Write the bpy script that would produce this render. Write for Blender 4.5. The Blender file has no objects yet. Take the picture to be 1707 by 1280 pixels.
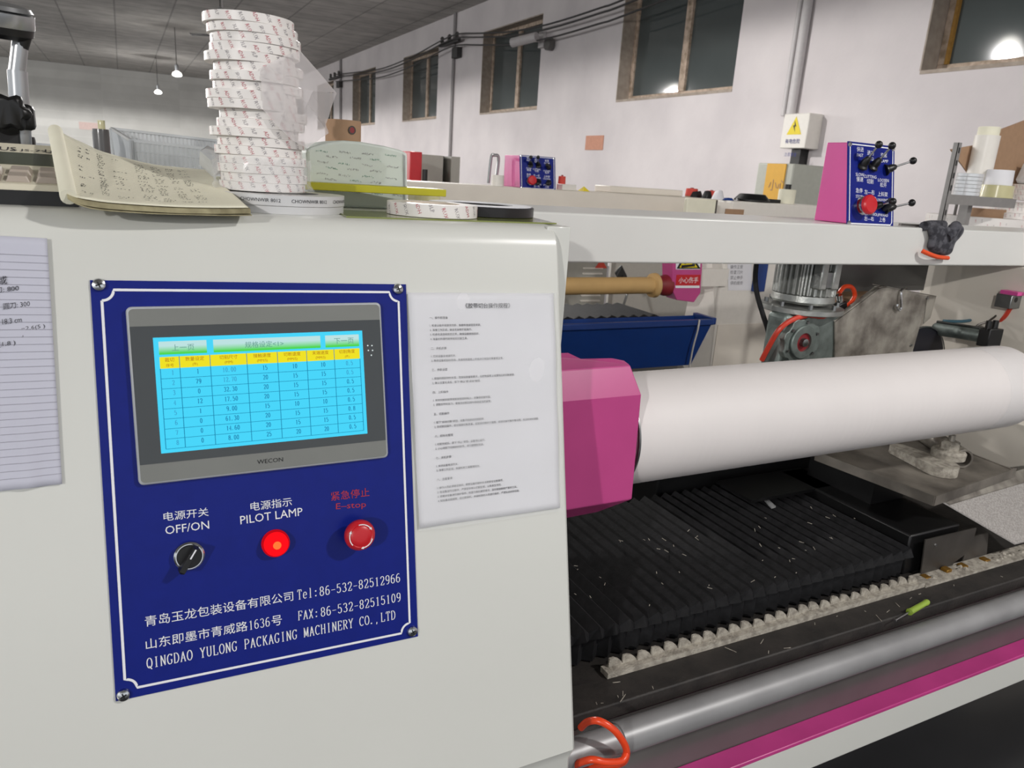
import bpy, bmesh, math, random
import numpy as np
from mathutils import Vector, Matrix

random.seed(7)
PI = math.pi
SC = bpy.context.scene
COL = SC.collection
EXPO = 0.0

# ------------------------------------------------------------------ camera
FPX = 1242.35
R = np.array([[0.89242539, -0.44658501, 0.06433314],
              [-0.06593744, -0.27013925, -0.96056079],
              [0.44635095, 0.85298688, -0.2705258]])      # rows: camera right, down, forward in world axes
CAMP = np.array([0.0, 0.0, 1.25])
cd = bpy.data.cameras.new('camera'); cam = bpy.data.objects.new('camera', cd); COL.objects.link(cam)
cd.sensor_width = 36.0; cd.lens = FPX / 1707 * 36; cd.clip_start = 0.02; cd.clip_end = 200
cd.dof.use_dof = True; cd.dof.focus_distance = 1.12; cd.dof.aperture_fstop = 13.0
_m = np.eye(4); _m[:3, 0] = R[0]; _m[:3, 1] = -R[1]; _m[:3, 2] = -R[2]; _m[:3, 3] = CAMP
cam.matrix_world = Matrix([list(r) for r in _m])
SC.camera = cam

# ------------------------------------------------------------------ world, exposure
w = bpy.data.worlds.new('world'); SC.world = w; w.use_nodes = True
w.node_tree.nodes['Background'].inputs[0].default_value = (0.93, 0.96, 1.0, 1)
w.node_tree.nodes['Background'].inputs[1].default_value = 1.0
SC.view_settings.view_transform = 'Standard'; SC.view_settings.look = 'None'
SC.view_settings.gamma = 1.0; SC.view_settings.use_curve_mapping = False
SC.view_settings.exposure = EXPO

# ------------------------------------------------------------------ hall lamps (positions of the pendant lamps)
LAMPS = [(2.3, 7.06, 3.4, 440), (1.7, 15.2, 3.4, 400), (1.47, 23.6, 3.2, 400), (1.3, 31.5, 3.2, 800),
         (2.6, -1.6, 3.4, 310), (-5.6, -4.6, 3.4, 960), (-5.5, 3.2, 3.4, 330), (-5.5, 11.5, 3.4, 520), (-5.5, 21.0, 3.4, 1300), (-5.5, 30.5, 3.4, 1500)]  # last lamp is added out of view to lighten the far wall
for (lx, ly, lz, e) in LAMPS:                 # a bulb with a small cap: most light goes down and sideways, a little up
    for typ, part in (('SPOT', 0.86), ('POINT', 0.14)):
        ld = bpy.data.lights.new('lamp_light', typ); ld.energy = e * part; ld.shadow_soft_size = 0.09
        if typ == 'SPOT': ld.spot_size = math.radians(179); ld.spot_blend = 0.12
        ld.color = (1.0, 0.97, 0.945)
        lo = bpy.data.objects.new('lamp_light', ld); COL.objects.link(lo); lo.location = (lx, ly, lz - 0.1)

# ------------------------------------------------------------------ measuring helpers
def ray(x, y):
    return R.T @ np.array([(x - 853.5) / FPX, (y - 640.0) / FPX, 1.0])
def hit(x, y, n, p0):
    r = ray(x, y); n = np.array(n, float)
    return Vector(CAMP + r * ((np.array(p0, float) - CAMP) @ n) / (r @ n))
def PX(x, y, v): return hit(x, y, (1, 0, 0), (v, 0, 0))
def PY(x, y, v): return hit(x, y, (0, 1, 0), (0, v, 0))
def PZ(x, y, v): return hit(x, y, (0, 0, 1), (0, 0, v))
FN = Vector((0, -0.97434, 0.22515)).normalized()       # outward normal of the leaning cabinet front
FO = Vector((-0.0377, 0.86506, 1.11896))
FU = Vector((1, 0, 0)); FV = FU.cross(FN) * -1
if FV.z < 0: FV = -FV
def PF(x, y, off=0.0):
    return hit(x, y, FN, FO + FN * off)
def depth(p): return float(R[2] @ (np.array(p) - CAMP))
def px2m(n, p): return n * depth(p) / FPX

# ------------------------------------------------------------------ materials
def lin(c):
    return tuple(((v / 255) / 12.92 if v / 255 <= 0.04045 else ((v / 255 + 0.055) / 1.055) ** 2.4) for v in c) + (1,)
MATS = {}
def mat(name, rgb, rough=0.5, metal=0.0, var=0.06, scale=30.0, bump=0.0, bscale=200.0, emit=0.0, alpha=1.0, coat=0.0, spec=0.5, trans=0.0, rgb2=None, contrast=None):
    m = bpy.data.materials.new(name); m.use_nodes = True
    nt = m.node_tree; b = nt.nodes['Principled BSDF']
    c = lin(rgb)
    tc = nt.nodes.new('ShaderNodeTexCoord')
    nz = nt.nodes.new('ShaderNodeTexNoise'); nz.inputs['Scale'].default_value = scale; nz.inputs['Detail'].default_value = 5
    nt.links.new(tc.outputs['Object'], nz.inputs['Vector'])
    rp = nt.nodes.new('ShaderNodeValToRGB')
    lo, hi = contrast if contrast else (0.3, 0.7)
    rp.color_ramp.elements[0].position = lo; rp.color_ramp.elements[1].position = hi
    c2 = lin(rgb2) if rgb2 else tuple(v * (1 - var) for v in c[:3]) + (1,)
    c1 = c if rgb2 else tuple(min(1, v * (1 + var * 0.5)) for v in c[:3]) + (1,)
    rp.color_ramp.elements[0].color = c2; rp.color_ramp.elements[1].color = c1
    nt.links.new(nz.outputs['Fac'], rp.inputs['Fac'])
    nt.links.new(rp.outputs['Color'], b.inputs['Base Color'])
    b.inputs['Roughness'].default_value = rough; b.inputs['Metallic'].default_value = metal
    b.inputs['Specular IOR Level'].default_value = spec
    if coat: b.inputs['Coat Weight'].default_value = coat; b.inputs['Coat Roughness'].default_value = 0.08
    if trans: b.inputs['Transmission Weight'].default_value = trans
    if alpha < 1: b.inputs['Alpha'].default_value = alpha
    if emit:
        b.inputs['Emission Strength'].default_value = emit
        nt.links.new(rp.outputs['Color'], b.inputs['Emission Color'])
    if bump:
        n2 = nt.nodes.new('ShaderNodeTexNoise'); n2.inputs['Scale'].default_value = bscale; n2.inputs['Detail'].default_value = 4
        nt.links.new(tc.outputs['Object'], n2.inputs['Vector'])
        bp = nt.nodes.new('ShaderNodeBump'); bp.inputs['Strength'].default_value = bump; bp.inputs['Distance'].default_value = 0.01
        nt.links.new(n2.outputs['Fac'], bp.inputs['Height']); nt.links.new(bp.outputs['Normal'], b.inputs['Normal'])
    MATS[name] = m
    return m
def glow(name, rgb, s):
    m = bpy.data.materials.new(name); m.use_nodes = True; nt = m.node_tree
    nt.nodes.remove(nt.nodes['Principled BSDF'])
    e = nt.nodes.new('ShaderNodeEmission'); e.inputs[0].default_value = lin(rgb); e.inputs[1].default_value = s
    nt.links.new(e.outputs[0], nt.nodes['Material Output'].inputs[0]); MATS[name] = m
    return m

# ------------------------------------------------------------------ mesh helpers
class MB:
    def __init__(s): s.v = []; s.f = []
    def add(s, vs, fs):
        n = len(s.v); s.v += [Vector(v) for v in vs]; s.f += [[i + n for i in f] for f in fs]; return s
    def box(s, lo, hi):
        (a, b, c), (d, e, f) = lo, hi
        return s.add([(a, b, c), (d, b, c), (d, e, c), (a, e, c), (a, b, f), (d, b, f), (d, e, f), (a, e, f)],
                     [(0, 3, 2, 1), (4, 5, 6, 7), (0, 1, 5, 4), (1, 2, 6, 5), (2, 3, 7, 6), (3, 0, 4, 7)])
    def obox(s, c, ax, half):
        c = Vector(c); A = [Vector(a).normalized() * h for a, h in zip(ax, half)]
        vs = [c + A[0] * i + A[1] * j + A[2] * k for k in (-1, 1) for i, j in ((-1, -1), (1, -1), (1, 1), (-1, 1))]
        return s.add(vs, [(0, 3, 2, 1), (4, 5, 6, 7), (0, 1, 5, 4), (1, 2, 6, 5), (2, 3, 7, 6), (3, 0, 4, 7)])
    def bar(s, p0, p1, wx, wy, up=(0, 0, 1)):
        p0, p1 = Vector(p0), Vector(p1); d = (p1 - p0); u = Vector(up)
        a = d.cross(u)
        if a.length < 1e-6: a = d.cross(Vector((1, 0, 0)))
        a.normalize(); b = a.cross(d).normalized()
        return s.obox((p0 + p1) / 2, (a, b, d), (wx / 2, wy / 2, d.length / 2))
    def prism(s, poly, d):
        d = Vector(d); n = len(poly); p = [Vector(q) for q in poly]
        return s.add(p + [q + d for q in p], [list(range(n))[::-1], list(range(n, 2 * n))] + [(i, (i + 1) % n, n + (i + 1) % n, n + i) for i in range(n)])
    def loft(s, rings, closed=True, caps=True):
        n = len(rings[0]); vs = [q for r in rings for q in r]; fs = []
        for k in range(len(rings) - 1):
            for i in range(n if closed else n - 1):
                j = (i + 1) % n
                fs.append((k * n + i, k * n + j, (k + 1) * n + j, (k + 1) * n + i))
        if caps and closed: fs += [list(range(n))[::-1], [len(vs) - n + i for i in range(n)]]
        return s.add(vs, fs)
    def lathe(s, prof, c, axis, n=32, caps=True):
        c = Vector(c); ax = Vector(axis).normalized()
        a = ax.cross(Vector((0, 0, 1)) if abs(ax.z) < 0.9 else Vector((1, 0, 0))).normalized(); b = ax.cross(a)
        return s.loft([[c + ax * h + (a * math.cos(2 * PI * i / n) + b * math.sin(2 * PI * i / n)) * max(r, 1e-5) for i in range(n)] for r, h in prof], True, caps)
    def cyl(s, p0, p1, r0, r1=None, n=24):
        p0, p1 = Vector(p0), Vector(p1); L = (p1 - p0).length
        return s.lathe([(r0, 0), (r0 if r1 is None else r1, L)], p0, p1 - p0, n)
    def ringroll(s, c, axis, ro, ri, h, n=48, be=0.0004):
        return s.lathe([(ri, 0), (ro - be, 0), (ro, be), (ro, h - be), (ro - be, h), (ri, h), (ri, 0)], c, axis, n, False)
    def tube(s, pts, r, n=10):
        P = [Vector(p) for p in pts]; rings = []; up = None
        for i, p in enumerate(P):
            t = (P[min(i + 1, len(P) - 1)] - P[max(i - 1, 0)]).normalized()
            if up is None:
                up = t.orthogonal().normalized()
            up = (up - t * up.dot(t)).normalized(); b = t.cross(up)
            rr = r[i] if isinstance(r, (list, tuple)) else r
            rings.append([p + (up * math.cos(2 * PI * k / n) + b * math.sin(2 * PI * k / n)) * rr for k in range(n)])
        return s.loft(rings)
    def grid(s, rows):
        m = len(rows[0]); vs = [p for r in rows for p in r]
        return s.add(vs, [(a * m + b, a * m + b + 1, (a + 1) * m + b + 1, (a + 1) * m + b) for a in range(len(rows) - 1) for b in range(m - 1)])
    def hull(s, pts):
        bm = bmesh.new()
        for p in pts: bm.verts.new(p)
        bmesh.ops.convex_hull(bm, input=bm.verts)
        bm.verts.index_update(); bm.verts.ensure_lookup_table()
        s.add([v.co.copy() for v in bm.verts], [[v.index for v in f.verts] for f in bm.faces]); bm.free(); return s
    def build(s, name, m, parent=None, smooth=True, bevel=0.0, seg=2, solid=0.0, ang=35, recalc=True):
        me = bpy.data.meshes.new(name)
        root = parent
        while root is not None and root.parent is not None: root = root.parent
        if root is not None: o0 = root.location.copy()
        else:
            xs = [v.x for v in s.v]; ys = [v.y for v in s.v]; zs = [v.z for v in s.v]
            o0 = Vector(((min(xs) + max(xs)) / 2, (min(ys) + max(ys)) / 2, min(zs)))
        me.from_pydata([v - o0 for v in s.v], [], s.f)
        if recalc:
            bm = bmesh.new(); bm.from_mesh(me)
            bmesh.ops.recalc_face_normals(bm, faces=bm.faces); bm.to_mesh(me); bm.free()
        me.materials.append(MATS[m] if isinstance(m, str) else m)
        if smooth:
            me.shade_smooth(); me.set_sharp_from_angle(angle=math.radians(ang))
        o = bpy.data.objects.new(name, me); COL.objects.link(o)
        if parent is not None: o.parent = parent
        else: o.location = o0
        if solid:
            md = o.modifiers.new('thickness', 'SOLIDIFY'); md.thickness = solid; md.offset = 0
        if bevel:
            md = o.modifiers.new('bevel', 'BEVEL'); md.width = bevel; md.segments = seg; md.limit_method = 'ANGLE'; md.angle_limit = math.radians(40)
        return o
def thing(name, loc, label, cat, group=None):
    o = bpy.data.objects.new(name, None); COL.objects.link(o); o.location = Vector(loc); o.empty_display_size = 0.05
    return tag(o, label, cat, group)
def tag(o, label, cat, group=None, kind=None):
    if label: o['label'] = label
    if cat: o['category'] = cat
    if group: o['group'] = group
    if kind: o['kind'] = kind
    return o
def copy_tree(o, parent=None):
    c = o.copy(); COL.objects.link(c)
    if parent is not None: c.parent = parent
    for ch in list(o.children): copy_tree(ch, c)
    return c
def spline(pts, n=8):
    P = [Vector(p) for p in pts]; out = []
    for i in range(len(P) - 1):
        p0, p1, p2, p3 = P[max(i - 1, 0)], P[i], P[i + 1], P[min(i + 2, len(P) - 1)]
        for k in range(n):
            t = k / n
            out.append(0.5 * ((2 * p1) + (p2 - p0) * t + (2 * p0 - 5 * p1 + 4 * p2 - p3) * t * t + (3 * p1 - p0 - 3 * p2 + p3) * t ** 3))
    return out + [P[-1]]

# ------------------------------------------------------------------ lettering
_tc = {}
def text2d(body, res=2):
    if body in _tc: return _tc[body]
    cu = bpy.data.curves.new('lettering', 'FONT'); cu.body = body; cu.size = 1; cu.resolution_u = res; cu.fill_mode = 'FRONT'
    ob = bpy.data.objects.new('lettering', cu); COL.objects.link(ob)
    bpy.context.view_layer.update()
    dg = bpy.context.evaluated_depsgraph_get(); ev = ob.evaluated_get(dg); me = ev.to_mesh()
    vs = [(v.co.x, v.co.y) for v in me.vertices]; fs = [list(p.vertices) for p in me.polygons]
    ev.to_mesh_clear(); bpy.data.objects.remove(ob); bpy.data.curves.remove(cu)
    xs = [v[0] for v in vs] or [0]; ys = [v[1] for v in vs] or [0]
    r = (vs, fs, min(xs), max(xs), min(ys), max(ys)); _tc[body] = r
    return r
def put_text(mb, body, o, u, v, width=None, height=None, n=None, off=0.0004, align='l'):
    vs, fs, x0, x1, y0, y1 = text2d(body)
    o, u, v = Vector(o), Vector(u).normalized(), Vector(v).normalized()
    if n is not None: o = o + Vector(n).normalized() * off
    sx = width / (x1 - x0) if width else height / (y1 - y0)
    sy = height / (y1 - y0) if height else sx
    W = (x1 - x0) * sx; sh = {'l': 0, 'c': -W / 2, 'r': -W}[align]
    mb.add([o + u * ((x - x0) * sx + sh) + v * ((y - y0) * sy) for x, y in vs], fs); return mb
# stroke glyphs for the serif lines: x 0..6, y 0..10
def arc(cx, cy, rx, ry, a0, a1, n=14):
    return [(cx + rx * math.cos(math.radians(a0 + (a1 - a0) * i / n)), cy + ry * math.sin(math.radians(a0 + (a1 - a0) * i / n))) for i in range(n + 1)]
def sf(x, y, w=0.9): return [(x - w, y), (x + w, y)]
SG = {
 'Q': [arc(3, 5, 2.6, 5, 0, 360, 24), [(2.6, 2), (3.6, 0.3), (5.4, -1.4)]],
 'I': [[(3, 0), (3, 10)], sf(3, 0, 1.3), sf(3, 10, 1.3)],
 'N': [[(1, 0), (1, 10)], [(1, 10), (5, 0)], [(5, 0), (5, 10)], sf(1, 0), sf(5, 10), sf(0.8, 10, .6)],
 'G': [arc(3.1, 5, 2.6, 5, 45, 310, 20), [(5, 1.2), (5, 4.2)], sf(4.8, 4.2, 1), [(5.1, 8), (5.1, 10)]],
 'D': [[(1, 0), (1, 10)], [(0.2, 10)] + arc(2.4, 5, 3, 5, 90, -90, 16) + [(0.2, 0)]],
 'A': [[(0.8, 0), (3, 10)], [(3, 10), (5.2, 0)], [(1.5, 3.4), (4.5, 3.4)], sf(0.8, 0), sf(5.2, 0)],
 'O': [arc(3, 5, 2.6, 5, 0, 360, 24)],
 'Y': [[(0.8, 10), (3, 5)], [(5.2, 10), (3, 5)], [(3, 5), (3, 0)], sf(3, 0, 1.2), sf(0.8, 10), sf(5.2, 10)],
 'U': [[(1, 10), (1, 3)] + arc(3, 3, 2, 3, 180, 360, 12) + [(5, 10)], sf(1, 10), sf(5, 10)],
 'L': [[(1.4, 10), (1.4, 0)], [(0.5, 0), (5.4, 0), (5.5, 2.2)], sf(1.4, 10, 1.1)],
 'P': [[(1.2, 0), (1.2, 10)], [(0.3, 10)] + arc(2.8, 7.4, 2.6, 2.6, 90, -90, 12) + [(1.2, 4.8)], sf(1.2, 0, 1.1)],
 'C': [arc(3.2, 5, 2.7, 5, 48, 312, 20), [(5.1, 8), (5.1, 10)]],
 'K': [[(1.2, 0), (1.2, 10)], [(5, 10), (1.3, 4.2)], [(2.6, 6), (5.2, 0)], sf(1.2, 0), sf(1.2, 10), sf(5, 10, .8), sf(5.2, 0, .8)],
 'M': [[(0.8, 0), (0.8, 10)], [(0.8, 10), (3, 1)], [(3, 1), (5.2, 10)], [(5.2, 10), (5.2, 0)], sf(0.8, 0, .8), sf(5.2, 0, .8), sf(.6, 10, .6), sf(5.4, 10, .6)],
 'H': [[(1, 0), (1, 10)], [(5, 0), (5, 10)], [(1, 5.2), (5, 5.2)], sf(1, 0), sf(1, 10), sf(5, 0), sf(5, 10)],
 'E': [[(1.2, 0), (1.2, 10)], [(0.3, 10), (5.2, 10), (5.3, 8)], [(0.3, 0), (5.2, 0), (5.4, 2.2)], [(1.2, 5.2), (3.9, 5.2)], [(3.9, 4.2), (3.9, 6.2)]],
 'R': [[(1.1, 0), (1.1, 10)], [(0.2, 10)] + arc(2.6, 7.5, 2.4, 2.5, 90, -90, 12) + [(1.1, 5)], [(2.8, 5), (5.2, 0)], sf(1.1, 0), sf(5.3, 0, .6)],
 'T': [[(3, 0), (3, 10)], [(0.5, 8), (0.6, 10), (5.4, 10), (5.5, 8)], sf(3, 0, 1.2)],
 'F': [[(1.3, 0), (1.3, 10)], [(0.3, 10), (5.3, 10), (5.4, 8)], [(1.3, 5.2), (3.9, 5.2)], [(3.9, 4.2), (3.9, 6.2)], sf(1.3, 0, 1.1)],
 'X': [[(0.9, 0), (5.1, 10)], [(0.9, 10), (5.1, 0)], sf(0.9, 0, .8), sf(5.1, 0, .8), sf(.9, 10, .8), sf(5.1, 10, .8)],
 'e': [[(1, 3.6), (5, 3.6)] + arc(3, 3.4, 2.1, 3.4, 5, 320, 18)],
 'l': [[(1.6, 10), (3, 10), (3, 0)], sf(3, 0, 1.4)],
 '-': [[(0.6, 4.4), (5.4, 4.4)]],
 ':': [arc(3, 1, .5, .5, 0, 360, 8), arc(3, 6, .5, .5, 0, 360, 8)],
 '.': [arc(1.6, .5, .5, .5, 0, 360, 8)], ',': [[(1.8, .8), (1.9, 0), (1.2, -1.6)]],
 '0': [arc(3, 5, 2.2, 5, 0, 360, 24)],
 '1': [[(1.6, 8.6), (3.1, 10), (3.1, 0)], sf(3.1, 0, 1.3)],
 '2': [[(0.9, 7.6)] + arc(3, 7.3, 2.1, 2.7, 170, -30, 12) + [(1, 0.2)], [(0.8, 0), (5.2, 0), (5.3, 1.8)]],
 '3': [[(1, 8.4)] + arc(2.9, 7.6, 1.9, 2.4, 150, -90, 12) + arc(2.9, 2.6, 2.3, 2.6, 90, -150, 14)],
 '5': [[(5, 10), (1.4, 10), (1.2, 5.3)] + arc(2.9, 3.2, 2.3, 3.2, 120, -150, 16)],
 '6': [[(4.8, 9.4), (4, 10)] + arc(3.6, 5, 2.8, 5, 95, 190, 10) + arc(3, 3, 2.2, 3, 180, 520, 20)],
 '4': [[(4, 0), (4, 10), (0.6, 3), (5.6, 3)], sf(4, 0, 1)],
 '7': [[(0.9, 8), (1, 10), (5.2, 10), (2.4, 0)]],
 '8': [arc(3, 7.6, 1.9, 2.4, 0, 360, 18), arc(3, 2.6, 2.2, 2.6, 0, 360, 18)],
 '9': [arc(3, 7, 2.2, 3, 0, 360, 20), [(5.2, 7)] + arc(2.6, 5, 2.6, 5, 10, -110, 12)],
 ' ': [],
}
def stroke(mb, pts, o, u, v, w, thin=None):
    P = [Vector((p[0], p[1])) for p in pts]
    L = []; 
    for i, p in enumerate(P):
        t = P[min(i + 1, len(P) - 1)] - P[max(i - 1, 0)]
        if t.length < 1e-9: t = Vector((1, 0))
        t.normalize(); nrm = Vector((-t.y, t.x))
        ww = w if thin is None else thin + (w - thin) * abs(nrm.x)
        L.append((p + nrm * ww / 2, p - nrm * ww / 2))
    vs = [o + u * q.x + v * q.y for pr in L for q in pr]
    mb.add(vs, [(2 * i, 2 * i + 1, 2 * i + 3, 2 * i + 2) for i in range(len(P) - 1)])
def put_serif(mb, s, o, u, v, width, height, n, off=0.0004, bold=1.0):
    o, u, v = Vector(o) + Vector(n) * off, Vector(u).normalized(), Vector(v).normalized()
    adv = width / len(s); sx = adv / 7.2; sy = height / 10
    for i, ch in enumerate(s):
        for st in SG.get(ch, []):
            stroke(mb, [((i * 7.2 + .6 + x) * sx, y * sy) for x, y in st], o, u, v, sx * 1.15 * bold, sx * 0.6 * bold)
def scribble(mb, o, u, v, width, height, n, off=0.0005, k=None, rnd=random, w=None):
    """a short run of handwriting"""
    o, u, v = Vector(o) + Vector(n) * off, Vector(u).normalized(), Vector(v).normalized()
    k = k or max(2, int(width / height * 1.3)); x = 0; step = width / k
    for i in range(k):
        pts = [(x + step * (0.1 + 0.8 * rnd.random()), height * rnd.random()) for _ in range(rnd.choice((3, 4)))]
        stroke(mb, pts, o, u, v, w or height * 0.1); x += step

# ------------------------------------------------------------------ material list
mat('white_paint', (214, 215, 209), 0.28, var=0.02, scale=4, coat=0.15)
mat('beam_paint', (212, 212, 208), 0.3, var=0.03, scale=5)
mat('cream_paint', (226, 219, 207), 0.4, var=0.05, scale=6)
mat('warm_white', (226, 222, 214), 0.35, var=0.03)
mat('panel_blue', (17, 32, 122), 0.36, var=0.06, scale=60, spec=0.22)
mat('pink_paint', (192, 74, 136), 0.35, var=0.05, scale=12)
mat('box_pink', (214, 82, 154), 0.35, var=0.05, scale=12)
mat('base_pink', (190, 62, 132), 0.32, var=0.15, scale=8)
mat('print_white', (235, 236, 240), 0.5, var=0.02)
mat('print_red', (176, 40, 56), 0.5, var=0.02)
mat('bezel_grey', (122, 124, 120), 0.42, var=0.03)
mat('bezel_edge', (176, 180, 184), 0.4, var=0.02)
mat('glass_dark', (66, 70, 72), 0.22, var=0.02, spec=0.4)
mat('chrome', (200, 202, 204), 0.18, 1.0, var=0.05)
mat('steel', (150, 152, 152), 0.35, 1.0, var=0.15, scale=40)
mat('alu_cast', (176, 178, 174), 0.42, 0.85, var=0.25, scale=25, bump=0.1, bscale=160)
mat('gear_alu', (132, 142, 138), 0.5, 0.7, var=0.3, scale=30, bump=0.1, bscale=140)
mat('dirty_steel', (170, 165, 155), 0.45, 0.45, scale=16, rgb2=(108, 102, 95), contrast=(0.35, 0.65), bump=0.06)
mat('dirty_tray', (138, 132, 123), 0.5, 0.3, scale=9, rgb2=(88, 83, 77), contrast=(0.35, 0.65), bump=0.06)
mat('frost_plate', (176, 172, 168), 0.6, 0.25, scale=240, rgb2=(150, 146, 142), contrast=(0.4, 0.62))
mat('tube_steel', (158, 158, 159), 0.42, 0.3, scale=9, rgb2=(140, 140, 141))
mat('black_plastic', (15, 15, 16), 0.4, var=0.2)
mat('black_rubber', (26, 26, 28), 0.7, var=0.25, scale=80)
mat('bellows_black', (34, 34, 36), 0.65, spec=0.22, scale=50, rgb2=(21, 21, 23), bump=0.05)
mat('dark_bed', (60, 56, 53), 0.6, 0.2, scale=18, rgb2=(40, 38, 37), bump=0.15, bscale=120)
mat('dust', (176, 170, 158), 0.95, scale=70, rgb2=(138, 132, 122), contrast=(0.36, 0.6), bump=0.4, bscale=260)
mat('bracket_steel', (84, 80, 76), 0.42, 0.5, var=0.3, scale=14)
mat('brass', (150, 112, 44), 0.45, 0.7, var=0.3)
mat('dark_grey_panel', (88, 86, 84), 0.2, spec=0.7, var=0.1, scale=10)
mat('blade_black', (34, 34, 42), 0.35, 0.3, var=0.1)
mat('hose_orange', (236, 74, 34), 0.3, var=0.06)
mat('hose_red', (206, 66, 48), 0.4, var=0.1)
mat('hose_blue', (70, 108, 124), 0.4, var=0.1)
mat('roll_white', (226, 221, 219), 0.55, var=0.02, scale=8)
mat('paper_white', (226, 226, 230), 0.75, var=0.03, scale=12)
mat('paper_lined', (198, 199, 212), 0.8, var=0.04, scale=9)
mat('paper_cream', (232, 229, 208), 0.85, var=0.05, scale=14)
mat('paper_edge', (176, 168, 134), 0.9, rgb2=(128, 120, 92), scale=60)
mat('ink', (52, 52, 58), 0.7, var=0.05)
mat('ink_faint', (112, 112, 118), 0.7, var=0.05)
mat('page_rule', (198, 194, 176), 0.8, var=0.05)
mat('rule_line', (140, 138, 150), 0.8, var=0.05)
mat('sleeve', (236, 238, 240), 0.14, var=0.02, alpha=0.16, spec=0.6)
mat('tape_white', (232, 228, 224), 0.4, var=0.02, scale=20, coat=0.2)
mat('tape_side', (214, 200, 186), 0.5, var=0.05)
mat('tape_red', (190, 104, 114), 0.5, var=0.05)
mat('tape_grey', (150, 144, 148), 0.5, var=0.05)
mat('tape_clear_band', (238, 240, 242), 0.12, var=0.02, alpha=0.35, coat=0.6)
mat('film', (222, 216, 216), 0.35, var=0.03, alpha=0.54, scale=9)
mat('wrap_clear', (238, 240, 242), 0.08, var=0.02, alpha=0.2, spec=0.8)
mat('card', (164, 132, 104), 0.85, var=0.08, scale=40)
mat('core_card', (198, 162, 106), 0.7, var=0.06, scale=10)
mat('carton_green', (206, 214, 206), 0.5, var=0.04, scale=8)
mat('green_print', (110, 158, 140), 0.6, var=0.05)
mat('yellow_strip', (174, 168, 24), 0.45, var=0.06)
mat('black_tape', (24, 20, 22), 0.35, var=0.1)
mat('glass_green', (120, 128, 62), 0.1, var=0.05, spec=0.6)
mat('mat_grey', (170, 172, 170), 0.25, var=0.05)
mat('silver_roll', (206, 206, 206), 0.3, 0.2, var=0.04)
mat('basket_clear', (196, 200, 202), 0.12, var=0.04, alpha=0.62, spec=0.8, coat=0.5)
mat('calc_cream', (212, 206, 186), 0.5, var=0.04)
mat('calc_lcd', (74, 78, 66), 0.25, var=0.04)
mat('calc_key', (176, 164, 152), 0.35, var=0.06, alpha=0.9, coat=0.3)
mat('red_plastic', (198, 32, 42), 0.35, var=0.05)
mat('thread_red', (206, 78, 66), 0.8, var=0.15, scale=120)
mat('core_red', (130, 34, 40), 0.5, var=0.1)
mat('tray_blue', (20, 58, 128), 0.35, var=0.08, scale=10)
mat('grey_cabinet', (166, 164, 156), 0.5, var=0.04)
mat('metal_box_grey', (178, 180, 170), 0.45, var=0.05)
mat('yellow_sign', (216, 164, 48), 0.5, var=0.04)
mat('sign_yellow', (226, 204, 30), 0.5, var=0.03)
mat('glove', (84, 84, 90), 0.95, scale=60, rgb2=(46, 46, 52), contrast=(0.42, 0.56))
mat('glove_orange', (232, 84, 40), 0.9, var=0.1)
mat('green_plastic', (150, 178, 66), 0.4, var=0.1)
mat('shelf_grey', (142, 140, 138), 0.45, 0.3, var=0.08)
mat('clear_tape', (214, 208, 160), 0.2, var=0.04, alpha=0.8, coat=0.4)
mat('shiny_film', (212, 214, 216), 0.12, 0.3, var=0.1, scale=60)
mat('pole_silver', (170, 172, 174), 0.3, 0.8, var=0.05)
mat('window_wood', (196, 176, 158), 0.7, scale=14, rgb2=(142, 124, 104), contrast=(0.3, 0.6))
mat('window_wood_yellow', (176, 132, 62), 0.6, var=0.2)
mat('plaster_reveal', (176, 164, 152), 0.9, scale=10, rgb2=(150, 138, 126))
mat('night_glass', (78, 84, 84), 0.06, var=0.05, scale=3, spec=0.5)
mat('pipe_white', (196, 192, 192), 0.5, var=0.05)
mat('pipe_grey', (150, 146, 146), 0.6, var=0.05)
mat('wire', (58, 56, 56), 0.7, var=0.1)
mat('floor_epoxy', (44, 44, 46), 0.3, var=0.15, scale=3)
mat('mark_pink', (206, 184, 178), 0.8, var=0.1)
mat('mark_orange', (196, 142, 118), 0.8, var=0.1)
glow('bulb', (255, 250, 238), 14.0)
glow('screen_cyan', (74, 214, 250), 1.0)
glow('screen_yellow', (240, 226, 40), 1.0)
glow('screen_text', (22, 96, 150), 1.0)
glow('screen_text_faint', (60, 150, 196), 1.0)
glow('screen_line', (28, 128, 170), 1.0)
glow('screen_brown', (170, 96, 30), 1.0)
glow('screen_title', (96, 150, 140), 1.0)
glow('led_red', (255, 16, 26), 1.15)
glow('led_ring', (196, 12, 26), 0.9)
glow('led_core', (255, 110, 50), 1.3)
glow('led_white', (230, 240, 240), 0.9)
# screen buttons: white to green, as the display shows them
def button_mat():
    m = bpy.data.materials.new('screen_button'); m.use_nodes = True; nt = m.node_tree
    nt.nodes.remove(nt.nodes['Principled BSDF'])
    tc = nt.nodes.new('ShaderNodeTexCoord'); sp = nt.nodes.new('ShaderNodeSeparateXYZ'); rp = nt.nodes.new('ShaderNodeValToRGB')
    nt.links.new(tc.outputs['Generated'], sp.inputs[0]); nt.links.new(sp.outputs['Z'], rp.inputs[0])
    rp.color_ramp.elements[0].color = lin((80, 214, 80)); rp.color_ramp.elements[0].position = 0.1
    rp.color_ramp.elements[1].color = lin((190, 226, 226)); rp.color_ramp.elements[1].position = 0.65
    e = nt.nodes.new('ShaderNodeEmission'); nt.links.new(rp.outputs[0], e.inputs[0])
    nt.links.new(e.outputs[0], nt.nodes['Material Output'].inputs[0]); MATS['screen_button'] = m
button_mat()
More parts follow.
